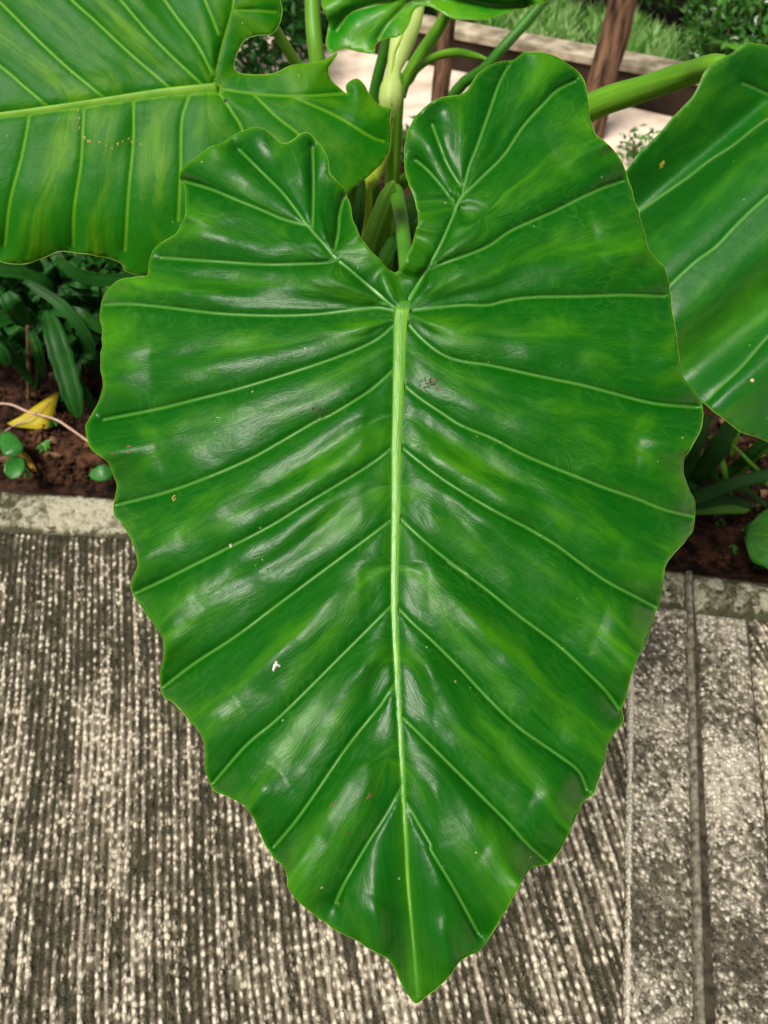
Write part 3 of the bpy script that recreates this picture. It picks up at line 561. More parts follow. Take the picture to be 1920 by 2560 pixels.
top_out = np.array(Z5((0, -260), (10, -120), (22, 0), (25, 60), (50, 130), (75, 200), (60, 290), (50, 350), (80, 435), (150, 415), (210, 400), (320, 430), (450, 440), (460, 390), (490, 345), (560, 320), (640, 305), (690, 270), (740, 190), (785, 75), (815, 54), (850, 50), (930, 60), (1010, 105), (1090, 150), (1200, 162), (1380, 160), (1500, 130), (1620, 85), (1700, 60), (1900, 0), (2000, -150), (1900, -400), (1600, -650), (1250, -850), (800, -700), (300, -500)))
top_veins = [(Z5((850, -150), (950, -400), (1100, -650), (1200, -820)), 34, 6, 'rib', 0), lv(Z5((845, -140), (700, -40), (450, 40), (250, 100), (140, 250)), 9, 3, 300), lv(Z5((800, -100), (700, 60), (560, 200), (480, 330)), 9, 2, 200), lv(Z5((860, -140), (1100, -40), (1400, 40), (1700, 40)), 9, 3, 300), lv(Z5((840, -200), (500, -200), (60, -180)), 9, 3, 600), lv(Z5((880, -200), (1300, -250), (1950, -250)), 9, 3, 600), lv(Z5((930, -450), (600, -450), (400, -520)), 8, 3, 900), lv(Z5((950, -450), (1300, -500), (1700, -560)), 8, 3, 900)]
def d_top(x, y): return 1.12-.0004*np.clip(-y, 0, 400)+.05*((x-1050)/300.)**2*.6
tleaf, top_pt = leaf(plant, 'leaf', top_out, top_veins, d_top, 9.0, (M_TOP, M_VEIN_L, M_RIB), 'bright young leaf hanging in front of the pale flower stalk', k_bulge=.11, noise=.9, seed=57)

# ------------------------------------------------------------------ stalks of the plant
def to_base(r=.022, dx=0, dy=0): return [(BASE[0]+dx, BASE[1]+dy, .02, r), (BASE[0]+dx*.6, BASE[1]+dy*.6, -.1, r*1.1)]
pm, dmn = main_pt(1005, 772)
stalk('petiole', [(1005, 778, dmn+.018, 18), (1012, 735, dmn+.08, 18), (1015, 680, .99, 18), (1008, 590, 1.1, 18), (996, 510, 1.22, 18), (985, 480, 1.34, 19), (960, 540, 1.5, 22), (940, 640, 1.68, 26)], M_PET_M, plant, end=to_base(.026, -.02), dens=10)
pz = lambda px, py, d: (px, py, at(px, py, d)[2])
for pts_, wd_, mt_ in ((((985, 452, 1.22), (958, 510, 1.26), (918, 620, 1.36), (885, 760, 1.55)), 40, M_STRAP_L), (((1052, 430, 1.5), (1030, 520, 1.52), (1006, 620, 1.6), (985, 740, 1.75)), 30, M_STRAP), (((908, 440, 1.4), (896, 540, 1.45), (880, 680, 1.6)), 28, M_STRAP),
     (((1000, 575, 1.5), (975, 620, 1.52), (940, 690, 1.58), (900, 760, 1.7)), 34, M_PET_D), (((1048, 545, 1.6), (1040, 610, 1.65), (1030, 720, 1.8)), 30, M_STRAP)):
    strap('leaf_sheath', [pz(*p_) for p_ in pts_], wd_, mt_, plant, pleat=.1, arch=.22, prof=[.2, .7, 1, 1, 1, .9], na=8)
stalk('petiole', [(1075, 540, 1.6, 12), (1040, 600, 1.7, 15), (1000, 690, 1.85, 18)], M_PET_D, plant, end=to_base(.022, .02))
stalk('petiole', [(790, -200, 1.42, 17), (781, 0, 1.42, 19), (794, 156, 1.44, 20), (830, 330, 1.55, 22), (880, 520, 1.75, 24)], M_PET, plant, end=to_base(.022, -.06))
stalk('petiole', [(640, 0, 1.22, 12), (689, 75, 1.28, 13), (738, 156, 1.34, 14), (840, 330, 1.5, 17)], M_PET, plant, end=to_base(.02, -.08))
stalk('petiole', [(1085, -90, 1.16, 12), (1140, -30, 1.3, 14), (1112, 45, 1.42, 15), (1020, 192, 1.5, 18), (985, 300, 1.58, 19)], M_PET, plant, end=to_base(.02, .02, .02))
stalk('petiole', [(1470, -190, 1.5, 12), (1360, 0, 1.52, 13), (1226, 156, 1.56, 13), (1100, 330, 1.7, 15)], M_PET_D, plant, end=to_base(.02, .06))
stalk('petiole', [(975, 60, 1.42, 13), (966, 110, 1.45, 14), (935, 245, 1.52, 15), (930, 400, 1.6, 16)], M_PET_D, plant, end=to_base(.018, 0, .03))
stalk('petiole', [(1858, 210, right_pt(1858, 210)[1]+.025, 12), (1800, 165, 1.08, 26), (1720, 185, 1.16, 29), (1600, 225, 1.24, 31), (1470, 272, 1.32, 33), (1300, 380, 1.5, 33), (1120, 560, 1.75, 32)], M_PET, plant, end=to_base(.03, .06))
stalk('petiole', [(540, 222, left_pt(540, 222)[1]+.02, 12), (620, 330, 1.15, 17), (760, 520, 1.5, 20)], M_PET, plant, end=to_base(.022, -.07, -.03))
stalk('petiole', [(1110, 370, 1.56, 13), (1045, 420, 1.62, 14), (990, 480, 1.72, 16), (955, 570, 1.85, 18)], M_PET, plant, end=to_base(.018, .03, .03))
stalk('petiole', [(1050, 470, 1.75, 16), (1000, 560, 1.85, 18), (950, 640, 1.95, 18)], M_PET_D, plant, end=to_base(.02, .05, .05))
stalk('petiole', [(915, 470, 1.62, 13), (895, 560, 1.7, 14), (885, 660, 1.8, 15)], M_PET_D, plant, end=to_base(.02, -.05, .04))
for (a_, b__) in (((790, -200, 1.42), 'l'), ((1470, -190, 1.5), 'r')):     # the leaves those two stalks carry, above the frame
    px, py, dd_ = a_; heart = np.array([(0, 20), (60, 70), (150, 60), (190, -40), (150, -200), (60, -360), (0, -430), (-60, -360), (-150, -200), (-190, -40), (-150, 60), (-60, 70)], float)
    hv = [([(px, py), (px, py-200), (px, py-420)], 18, 4, 'rib', 0)]+[lv([(px, py-k*70), (px+s_*70, py-k*70-20), (px+s_*150, py-k*70+10-k*10)], 7, 2, 100+k*100) for k in range(4) for s_ in (-1, 1)]
    leaf(plant, 'leaf', heart+np.array([px, py]), hv, lambda x, y, d0=dd_, q=px: d0+.0006*np.clip(-190-y, -100, 500)*-.3+.00000025*(x-q)**2, 16, (M_LEFT, M_VEIN_L, M_RIB), None, seed=71, noise=.5, k_bulge=.05)
# pale flower bud in its spathe
SPD = 1.36
sp_pts = zz(800, 0, 3.318, [(840, -60), (815, 50), (760, 180), (690, 320), (652, 450), (613, 580), (604, 650), (594, 720), (584, 800), (575, 870), (562, 960), (545, 1120), (525, 1280), (440, 1500), (380, 1680)])
sp_r = [12, 17, 26, 31, 26, 18.5, 19.5, 27, 29, 26, 18, 15, 15.5, 16, 16]
fl = stalk('flower_spathe', [(p[0], p[1], SPD+.012*max(0, i-9), r_) for i, (p, r_) in enumerate(zip(sp_pts[:11], sp_r[:11]))], M_SPATHE, plant, n=20)
seam = zz(800, 0, 3.318, [(690, 270), (650, 360), (620, 430), (606, 520), (590, 620), (582, 680), (588, 760), (592, 870)])
S_ = [np.r_[at(p[0], p[1], SPD-r_*SPD/F*.96), .0016] for p, r_ in zip(seam, [30, 29.5, 26.5, 21.5, 18, 22, 27.5, 26])]
S_ = spline(S_, 6); V_, F_ = tube(S_[:, :3], S_[:, 3]*np.linspace(1.6, .8, len(S_)), 6); mesh('spathe_seam', V_, F_, M_PET_Y, fl)
stalk('flower_stalk', [(p[0], p[1], SPD+.02+.03*i, r_) for i, (p, r_) in enumerate(zip(sp_pts[9:], sp_r[9:]))], M_PET_Y, plant, end=to_base(.014, -.02, -.02))
stalk('spent_stalk', [(p[0], p[1], d_, r_) for p, d_, r_ in zip(zz(800, 0, 3.318, [(1378, 492), (1340, 478), (1280, 462), (1150, 435), (1020, 450), (900, 500), (800, 580), (730, 680), (690, 800), (660, 1000)]), np.linspace(1.30, 1.52, 10), [4, 6, 8, 9.5, 9.5, 9, 8.5, 8, 8, 8])], M_PET, plant, end=to_base(.012, .01, .01))

# ------------------------------------------------------------------ marks on the leaves
def blob(name, px, py, rx, ry, mat, ptf, parent=None, h=.35, seed=0, lumps=.25, ang=0):
    P0, d0 = ptf(px, py); n_ = 12; rg = 4; V = []; Fc = []; rr = random.Random(seed)
    ph = [rr.uniform(-lumps, lumps) for _ in range(n_)]; nrm = CAM-P0; nrm /= np.linalg.norm(nrm)
    for i in range(rg+1):
        f = i/rg
        for k in range(n_):
            a = 2*math.pi*k/n_; q = f*(1+ph[k]); x = q*rx*math.cos(a); y = q*ry*math.sin(a)
            c, s = math.cos(ang), math.sin(ang); P, _ = ptf(px+x*c-y*s, py+x*s+y*c)
            V.append(P+nrm*(math.sqrt(max(0, 1-f*f))*h*min(rx, ry)*d0/F+.0003))
    for i in range(rg):
        for k in range(n_): k2 = (k+1) % n_; Fc.append((i*n_+k, (i+1)*n_+k, (i+1)*n_+k2, i*n_+k2))
    Fc.append(tuple(range(n_)))
    return mesh(name, V, Fc, mat, parent)
o = blob('bird_dropping', 691, 1662, 7, 9, M_WHITE, main_pt, h=.6, seed=2, lumps=.5)
blob('dropping_streak', 684, 1672, 3.5, 7, M_WHITE, main_pt, o, h=.4, seed=12, lumps=.5, ang=.5); blob('dropping_core', 692, 1673, 4, 3, M_BLACK, main_pt, o, h=.9, seed=13, lumps=.4); tag(o, 'white bird dropping dried on the largest leaf', 'dropping')
o = blob('bird_dropping', 576, 1364, 4, 5, M_WHITE, main_pt, h=.5, seed=3, lumps=.4); tag(o, 'tiny white fleck beside a vein of the largest leaf', 'dropping')
dr = 'clear water droplet among five sitting together on the largest leaf'
for x, y, r_ in ((659, 1399, 5.5), (641, 1414, 4.5), (643, 1429, 4.5), (669, 1424, 4.5), (657, 1437, 3.5)): tag(blob('water_droplet', x, y, r_, r_*.9, M_WATER, main_pt, h=.7, seed=int(x), lumps=.12), dr, 'droplet', 'water droplets in a cluster')
dr = 'clear water droplet in the pair above the dried soil crumbs'
for x, y, r_ in ((544, 1042, 4.5), (543, 1054, 4.5)): tag(blob('water_droplet', x, y, r_, r_*.9, M_WATER, main_pt, h=.7, seed=int(x), lumps=.12), 'clear water droplet, one of a pair on the left half of the largest leaf', 'droplet', 'paired water droplets')
o = blob('water_droplet', 1405, 1620, 8, 4, M_WATER, main_pt, h=.6, seed=4, ang=.7); tag(o, 'long water droplet lying along a vein of the largest leaf', 'droplet')
V = []; Fc = []
def specks(name, cx, cy, sx, sy, n_, label, cat, seed):
    rr = random.Random(seed); VV = []; FF = []
    for i in range(n_):
        px, py = rr.gauss(cx, sx), rr.gauss(cy, sy); P0, d0 = main_pt(px, py); r_ = rr.uniform(.8, 2.6)*d0/F; nr = (CAM-P0)/np.linalg.norm(CAM-P0)
        s0 = len(VV); a0 = rr.uniform(0, 6)
        for k in range(5):
            a = a0+k*1.257; q = r_*rr.uniform(.6, 1.3); VV.append(P0+q*(math.cos(a)*np.array([1, 0, 0])+math.sin(a)*UPV)+nr*.0003)
        VV.append(P0+nr*(r_*.8+.0003)); FF += [(s0+k, s0+(k+1) % 5, s0+5) for k in range(5)]
    o = mesh(name, VV, FF, M_BLACK, smooth=False); tag(o, label, cat, kind='stuff')
specks('soil_crumbs', 795, 1029, 12, 8, 55, 'brown soil crumbs left of the midrib on the largest leaf', 'dirt', 5)
specks('soil_crumbs', 1072, 958, 13, 10, 60, 'dark crumbs with red-brown bits right of the midrib', 'dirt', 6)
for x, y, rx, ry in zip((1084, 1096, 322, 281, 321, 835, 829, 925, 920, 870), (951, 972, 1116, 1134, 1131, 2009, 2015, 1987, 1995, 2083), (4, 5, 6, 4, 5, 3, 3, 4, 5, 3), (4, 3, 3, 4, 3, 4, 3, 5, 3, 4)): blob('brown_fleck', x, y, rx, ry, M_DRY, main_pt, main, h=.2, seed=int(x))
hole = blob('insect_hole', 435, 1245, 5, 8, M_BITE, main_pt, main, h=.12, seed=9, ang=.3); blob('hole_centre', 436, 1245, 3, 6, M_BLACK, main_pt, hole, h=.3, seed=10, ang=.3)
for x, y in Z1((342, 476), (342, 517), (338, 533), (340, 558), (360, 593), (388, 607), (433, 617), (458, 629), (487, 647), (510, 625), (533, 608), (555, 600), (574, 610), (606, 627), (30, 585)):
    q_ = random.uniform(.55, 1.25); x += random.uniform(-3, 3); y += random.uniform(-3, 3); hb = blob('insect_hole', x, y, 3.8*q_, 3.1*q_, M_BITE, left_pt, lleaf, h=.12, seed=int(x), lumps=.5, ang=random.uniform(0, 3)); blob('hole_centre', x, y, 1.9*q_, 1.4*q_, M_BLACK, left_pt, hb, h=.6, seed=int(y))
blob('dirt_spot', *Z1((972, 433))[0], 5, 4, M_BLACK, left_pt, lleaf, h=.4, seed=3)
blob('yellow_scar', 1655, 412, 5, 12, M_BITE, right_pt, rleaf, h=.1, seed=8, ang=.5); blob('pale_scar', 1881, 951, 5, 5, M_TWIG, right_pt, rleaf, h=.1, seed=8)

def wstalk(name, pts, mat, parent=None, n=8):
    S = spline([np.r_[onz(*p[:3]), p[3]] for p in pts], 6); V, Fc = tube(S[:, :3], S[:, 3], n); return mesh(name, V, Fc, mat, parent)
# ------------------------------------------------------------------ planting bed, left: lady palm and litter
palm_base = onz(70, 960, -.06)
palm = thing('lady_palm', 'dark lady palm with broad pleated strap leaflets in the shade of the bed', 'palm', palm_base)
for pts, wd, mt in ((((-60, 660, .42), (0, 672, .40), (72, 683, .37), (119, 719, .33), (141, 756, .28)), 40, M_PALM), (((105, 735, .30), (160, 727, .31), (230, 728, .30), (330, 740, .27)), 27, M_PALM),
  (((118, 776, .30), (140, 850, .27), (163, 925, .22), (184, 998, .17), (197, 1050, .12)), 56, M_PALM), (((130, 775, .30), (190, 785, .31), (240, 812, .28), (320, 850, .22)), 36, M_PALM),
  (((15, 730, .40), (30, 760, .38), (52, 790, .34), (72, 818, .30)), 52, M_PALM), (((-70, 815, .34), (0, 800, .33), (50, 780, .31), (68, 770, .3)), 38, M_PALM), (((-50, 800, .3), (0, 850, .28), (40, 900, .22), (84, 968, .14)), 32, M_PALM),
  (((-60, 830, .32), (0, 880, .28), (22, 918, .24)), 40, M_PALM), (((190, 940, .18), (215, 985, .15), (238, 1030, .1)), 20, M_PALM), (((130, 640, .45), (200, 690, .40), (280, 700, .36), (360, 690, .33)), 34, M_PALM),
  (((-30, 590, .5), (60, 640, .48), (110, 680, .42)), 40, M_PALM), (((60, 700, .38), (150, 760, .34), (210, 830, .28), (240, 900, .2)), 30, M_PALM), (((75, 820, .30), (95, 880, .25), (110, 950, .15)), 26, M_PALM)):
    strap('leaflet', pts, wd, mt, palm, pleat=.22, twist=random.uniform(-1, 1))
prr = random.Random(4)
for hub in ((20, 720, .30), (150, 700, .32), (240, 760, .24), (60, 860, .2), (-40, 760, .3), (200, 880, .12)):
    for k in range(8):
        a = k*.78+prr.uniform(-.2, .2); L = prr.uniform(70, 120)
        strap('leaflet', [hub, (hub[0]+L*.5*math.cos(a), hub[1]+L*.5*math.sin(a), hub[2]+.02-.05*math.sin(a)), (hub[0]+L*math.cos(a), hub[1]+L*math.sin(a), max(.02, hub[2]-.05-.08*math.sin(a)))], prr.uniform(18, 30), M_PALM, palm, pleat=.22, twist=prr.uniform(-1, 1))
    wstalk('stem', [(hub[0], hub[1], hub[2], .003), (hub[0]+3, hub[1]+30, hub[2]*.5, .004), (hub[0]+6, hub[1]+60, -.07, .005)], M_PALM, palm)
wstalk('stem', [(69, 815, .31, .004), (72, 900, .18, .005), (72, 1010, -.07, .006)], M_BARK, palm)
wstalk('stem', [(118, 778, .30, .004), (105, 870, .16, .005), (90, 985, -.07, .006)], M_PALM, palm)
def flat_leaf(name, outline, z, mat, lift=.012, parent=None, curl=.02, rib=True, seed=0):
    """a real little leaf lying at height z, built from its outline"""
    P = np.array([onz(p[0], p[1], z) for p in outline]); L = spline(np.vstack([P, P[:1]]), 4)[:-1]; c = L.mean(0); V = [c+np.array([0, 0, lift])]; n_ = len(L); rr = random.Random(seed)
    for f in (.5, 1.0):
        for i, q in enumerate(L): p = c+(q-c)*f; p[2] += lift*(1-f)+curl*(f*f)*math.sin(i/n_*2*math.pi*2+seed)*.5; V.append(p)
    Fc = [(0, 1+i, 1+(i+1) % n_) for i in range(n_)]+[(1+i, 1+n_+i, 1+n_+(i+1) % n_, 1+(i+1) % n_) for i in range(n_)]
    return mesh(name, V, Fc, mat, parent, solid=.0007)
SZ = -.045
yl = thing('fallen_leaf', 'yellow fallen leaf with its stalk, lying on soil under the pinkish twig', 'leaf', onz(85, 1035, SZ))
flat_leaf('blade', LZ((60, 1285), (110, 1240), (160, 1185), (250, 1125), (340, 1090), (412, 1072), (395, 1140), (360, 1230), (320, 1285), (220, 1300), (100, 1300)), -.02, M_YEL, .02, yl, .02, seed=2)
wstalk('midrib', [(30, 1066, -.012, .0014), (80, 1040, .004, .0014), (140, 992, -.012, .0008)], M_TWIG, yl)
wstalk('leaf_stalk', [(38, 1060, -.04, .0016), (25, 1070, -.03, .0016), (12, 1078, -.04, .0015)], M_TWIG, yl)
o = wstalk('twig', [(-60, 1010, .0, .0022), (-10, 1009, .0, .0026), (29, 1012, .005, .003), (72, 1030, .0, .003), (137, 1048, -.005, .003), (173, 1070, -.015, .003), (217, 1101, -.03, .003), (300, 1160, -.05, .003)], M_TWIG); tag(o, 'thin pinkish dry twig arching over soil toward the largest leaf', 'twig')
o = flat_leaf('fallen_leaf', LZ((115, 1470), (150, 1455), (190, 1485), (225, 1530), (248, 1585), (215, 1580), (175, 1530), (130, 1495)), -.03, M_ORG, .012, None, .012, seed=4); tag(o, 'narrow orange fallen leaf beside the round-leaved seedling', 'leaf')
o = flat_leaf('fallen_leaf', LZ((310, 1395), (360, 1370), (410, 1380), (395, 1410), (340, 1415)), -.03, M_DRY, .01, None, .015, seed=5); tag(o, 'curled brown fallen leaf on bare soil near the yellow leaf', 'leaf')
sd_ = thing('seedling', 'small seedling with two round shiny leaves beside the kerb', 'seedling', onz(36, 1150, SZ))
OV = [.22, .72, 1, .96, .62, .05]
strap('leaf', [(42, 1141, .03), (30, 1118, .045), (8, 1076, .035)], 52, M_SMALL, sd_, pleat=.0, arch=.18, prof=OV, na=8)
strap('leaf', [(42, 1144, .03), (36, 1168, .04), (28, 1197, .03)], 46, M_SMALL, sd_, pleat=.0, arch=-.2, prof=OV, na=8)
wstalk('stem', [(36, 1140, .028, .0018), (40, 1143, 0, .0018), (42, 1148, -.06, .002)], M_SMALL, sd_)
sd2 = thing('seedling', 'single round green leaf half hidden behind the largest leaf above the kerb', 'seedling', onz(262, 1190, SZ))
strap('leaf', [(284, 1178, .018), (256, 1182, .028), (222, 1188, .02)], 42, M_SMALL, sd2, pleat=.0, arch=.18, prof=OV, na=8); wstalk('stem', [(268, 1180, .018, .0016), (268, 1186, -.06, .0018)], M_SMALL, sd2)
def sprig(px, py, label, r=18, n=9, mat=M_WEED, z=SZ, hgt=.03, seed=0, group=None):
    rr = random.Random(seed+int(px)); b0 = onz(px, py, z); t = thing('weed', label, 'weed', b0, group); sc = axial(b0)/F
    for i in range(n):
        a = i/n*6.283+rr.uniform(-.3, .3); L = r*sc*rr.uniform(.6, 1.2); dirv = np.array([math.cos(a), math.sin(a), 0]); sdv = np.array([-math.sin(a), math.cos(a), 0]); w_ = L*.24
        h = hgt*rr.uniform(.5, 1.2); P = [b0, b0+dirv*L*.45+sdv*w_+np.array([0, 0, h]), b0+dirv*L+np.array([0, 0, h*.7]), b0+dirv*L*.45-sdv*w_+np.array([0, 0, h]), b0+dirv*L*.5+np.array([0, 0, h*.8])]
        mesh('leaf', P, [(0, 1, 4), (1, 2, 4), (2, 3, 4), (3, 0, 4)], mat, t)
    return t
sprig(120, 1127, 'tiny green weed on the soil between fallen leaves and kerb', 22, 11)
sprig(140, 1070, 'tiny weed touching the edge of the yellow fallen leaf', 16, 8, M_SMALL)
sprig(150, 1010, 'low weed under the tip of a palm leaflet', 20, 10, M_SMALL)
sprig(75, 1195, 'faint weed at the foot of the kerb below the seedling', 14, 7, M_SMALL)
# ------------------------------------------------------------------ planting bed, right
lily_base = onz(1760, 1180, -.06)
lily = thing('strap_leaf_plant', 'clump of crossing dark strap leaves and stems beside the brown soil bank', 'plant', lily_base)
for pts, wd, mt, ar in (((RB((880, 960), (780, 1130), (680, 1280), (560, 1440)), (.28, .22, .14, .04)), 48, M_STRAP, .25), ((RB((1150, 1060), (1000, 1180), (880, 1290), (760, 1370)), (.25, .18, .1, .04)), 26, M_STRAP, .4), ((RB((1180, 1090), (1050, 1200), (950, 1300), (850, 1385)), (.24, .17, .1, .05)), 16, M_STRAP_L, .4),
   ((RB((1200, 1330), (1000, 1370), (800, 1430), (600, 1510), (450, 1600)), (.2, .17, .14, .1, .05)), 36, M_STRAP, .3), ((RB((500, 1600), (700, 1585), (860, 1580), (985, 1590)), (.02, .05, .06, .04)), 26, M_STRAP_L, .3), ((RB((600, 1560), (800, 1520), (930, 1540), (1020, 1560)), (.05, .07, .06, .03)), 24, M_STRAP, .2),
   ((RB((700, 930), (620, 1150), (560, 1300), (520, 1420)), (.25, .2, .12, .05)), 26, M_STRAP, .3)):
    strap('strap_leaf', [(p[0], p[1], z_) for p, z_ in zip(*pts)], wd, mt, lily, pleat=.05, arch=ar, prof=[.7, .9, 1, 1, .8, .12 if wd < 40 else .3])
lrr = random.Random(9)
for k in range(14):
    x0, y0 = lrr.uniform(1640, 1960), lrr.uniform(1120, 1290); a = lrr.uniform(-2.6, -.5); L = lrr.uniform(90, 190)
    strap('strap_leaf', [(x0, y0, -.03), (x0+L*.5*math.cos(a), y0+L*.5*math.sin(a), .08), (x0+L*math.cos(a), y0+L*math.sin(a), .06)], lrr.uniform(14, 26), M_STRAP if k % 4 else M_STRAP_L, lily, pleat=.05, arch=.3)
wstalk('stem', [(*p, z_, .0045) for p, z_ in zip(RB((690, 1090), (800, 1110), (900, 1180), (980, 1260), (1050, 1330), (1110, 1430)), (.1, .14, .16, .15, .13, .1))], M_STRAP_L, lily)
bl = thing('broadleaf_seedling', 'rounded green leaf of a low plant beside the kerb joint', 'plant', onz(1935, 1360, -.05))
strap('leaf', [(2050, 1352, .09), (1990, 1346, .10), (1930, 1340, .09), (1864, 1330, .06)], 168, M_BROAD, bl, pleat=.06, arch=.16, prof=[.3, .8, 1, .98, .72, .2], na=12)
wstalk('midrib', [(2050, 1352, .091, .003), (1990, 1346, .102, .0026), (1930, 1340, .092, .002), (1880, 1333, .068, .001)], M_VEIN_L, bl); wstalk('stem', [(1945, 1330, .075, .003), (1950, 1350, -.07, .003)], M_SMALL, bl)
sprig(1793, 1322, 'small weed on the brown soil bank under a cut strap leaf', 18, 10)
sprig(1862, 1340, 'yellow-green weed against the rounded leaf', 22, 12, M_STRAP_L)
sprig(1828, 1385, 'pale small weed low on the soil bank near the kerb', 15, 8)
sprig(1893, 1428, 'dark weed in the shadow at the kerb edge', 18, 9, M_SMALL)
# soil bank along the kerb
def bank_h(x, y, S, T, W, H): return .075*np.sin(np.pi*np.clip(T, 0, 1))**.8*(.75+.5*fbm(x/.08, y/.08, 81, 3))-.03+.02*(fbm(x/.02, y/.02, 83, 2)-.5), x*0
M_BANK = plain('red_soil', (.008, .004, .002), (.085, .036, .017), 34, .9, .15, 0, .8, 120, 6, dist=.008)
o = patch('soil_bank', [(1560, 1250), (1720, 1285), (2100, 1345)], [(1560, 1385), (1720, 1408), (2100, 1462)], .006, M_BANK, bank_h, None, z=-.06, relief=False); o['kind'] = 'structure'
o = patch('soil_bank', [(-300, 1030), (0, 1040), (300, 1075)], [(-300, 1178), (0, 1200), (300, 1225)], .006, M_BANK, lambda x, y, S, T, W, H: (bank_h(x, y, S, T, W, H)[0]*.6-.008, x*0), None, z=-.06, relief=False); o['kind'] = 'structure'
def clods(name, region, n_, label, seed):
    R = random.Random(seed); V = []; Fc = []
    for i in range(n_):
        px = R.uniform(*region[:2]); f_ = (px-region[0])/(region[1]-region[0]); py = R.uniform(region[2], region[3])+f_*region[4]
        c = onz(px, py, -.05+R.uniform(0, .025)); r_ = R.uniform(.002, .009)*R.uniform(.5, 1.2); s0 = len(V)
        for d_ in ((1, 0, 0), (-1, 0, 0), (0, 1, 0), (0, -1, 0), (0, 0, 1), (0, 0, -1)): V.append(c+np.array(d_)*r_*R.uniform(.6, 1.4)+np.array([R.uniform(-.3, .3), R.uniform(-.3, .3), 0])*r_)
        Fc += [(s0+a, s0+b, s0+c_) for a, b, c_ in ((0, 2, 4), (2, 1, 4), (1, 3, 4), (3, 0, 4), (2, 0, 5), (1, 2, 5), (3, 1, 5), (0, 3, 5))]
    o = mesh(name, V, Fc, M_BANK, smooth=False); tag(o, label, 'soil', kind='stuff')
clods('soil_clods', (-60, 320, 900, 1195, 25), 900, 'loose reddish soil clods below the lady palm', 3)
clods('soil_clods', (1640, 1960, 1060, 1395, 45), 900, 'loose brown soil clods below the strap leaves', 4)
# leaf litter
rr = random.Random(12); cnt = 0
for (x0, y0, x1, y1, n_) in ((0, 1040, 250, 1190, 10), (1700, 1050, 1915, 1290, 22), (0, 850, 260, 1000, 8), (880, 420, 1060, 660, 10), (960, 300, 1060, 420, 8)):
    for i in range(n_):
        px, py = rr.uniform(x0, x1), rr.uniform(y0, y1); a = rr.uniform(0, 3.1); L = rr.uniform(12, 26); wv = L*rr.uniform(.3, .5)
        loop_ = [(px+L*math.cos(t_)*math.cos(a)-wv*math.sin(t_)*math.sin(a), py+.6*(L*math.cos(t_)*math.sin(a)+wv*math.sin(t_)*math.cos(a))) for t_ in np.linspace(0, 6.283, 7)[:-1]]
        o = flat_leaf('dry_leaf', loop_, SZ+.012, M_DRY, .012, None, .02, seed=i); tag(o, 'small dry brown leaf lying in the litter of the planting bed', 'leaf', 'dry leaves littering the bed')

# ------------------------------------------------------------------ shrubs made of many leaves
def leaf_cloud(n_, centre, rad, size, seed, up=.5, flatten=1.0):
    R = np.random.default_rng(seed); V = []; Fc = []
    for i in range(n_):
        d = R.normal(size=3); d /= np.linalg.norm(d); c = np.array(centre)+d*np.array(rad)*R.uniform(.15, 1)**.45
        nrm = R.normal(size=3)+np.array([0, -.2, up*2]); nrm /= np.linalg.norm(nrm); a = R.normal(size=3); u = np.cross(nrm, a); u /= np.linalg.norm(u); v = np.cross(nrm, u)
        L = size*R.uniform(.6, 1.3); wv = L*.42; s0 = len(V)
        V += [c-u*L*.5, c+v*wv*.5+nrm*L*.05, c+u*L*.5-nrm*L*.1, c-v*wv*.5+nrm*L*.05, c-nrm*L*.04]; Fc += [(s0, s0+1, s0+4), (s0+1, s0+2, s0+4), (s0+2, s0+3, s0+4), (s0+3, s0, s0+4)]
    return V, Fc
def shrub(name, label, base, h, rad, n_, size, seed, mat=M_HEDGE, cat='shrub', group=None, nst=4):
    b0 = np.array(base, float); t = thing(name, label, cat, b0, group); rr = random.Random(seed)
    V, Fc = leaf_cloud(n_, b0+np.array([0, 0, h*.58]), (rad, rad, h*.45), size, seed); o = mesh('crown', V, Fc, mat, t, smooth=False); o['kind'] = 'stuff'
    for k in range(nst):
        a = rr.uniform(0, 6.28); tip_ = b0+np.array([math.cos(a)*rad*.6, math.sin(a)*rad*.6, h*rr.uniform(.6, .95)]); S = spline([np.r_[b0+np.array([math.cos(a)*.01, math.sin(a)*.01, -.02]), .006], np.r_[(b0+tip_)/2+np.array([0, 0, .03]), .004], np.r_[tip_, .002]], 5)
        V, Fc = tube(S[:, :3], S[:, 3], 6, up=(.3, .2, 1)); mesh('stem', V, Fc, M_BARK, t)
    return t
shrub('low_shrub', 'low twiggy shrub between the flower stalk and the large hanging leaf', onz(1030, 430, -.05), .2, .10, 150, .032, 5)
shrub('low_shrub', 'low small-leaved shrub at the path edge by the dark folded leaf', onz(1592, 430, -.05), .16, .11, 150, .032, 6)
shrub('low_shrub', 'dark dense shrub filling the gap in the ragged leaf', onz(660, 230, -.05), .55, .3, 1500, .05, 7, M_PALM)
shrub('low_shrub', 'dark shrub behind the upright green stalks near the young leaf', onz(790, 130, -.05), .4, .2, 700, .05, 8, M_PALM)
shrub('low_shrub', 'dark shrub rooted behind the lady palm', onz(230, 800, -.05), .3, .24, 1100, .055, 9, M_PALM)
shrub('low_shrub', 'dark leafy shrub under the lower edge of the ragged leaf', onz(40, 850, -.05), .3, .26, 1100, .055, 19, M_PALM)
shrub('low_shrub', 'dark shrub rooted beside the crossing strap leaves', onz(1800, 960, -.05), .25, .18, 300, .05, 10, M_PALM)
shrub('low_shrub', 'deeply shaded shrub at the foot of the main stalks', onz(960, 700, -.05), .2, .2, 320, .045, 11, M_PALM)

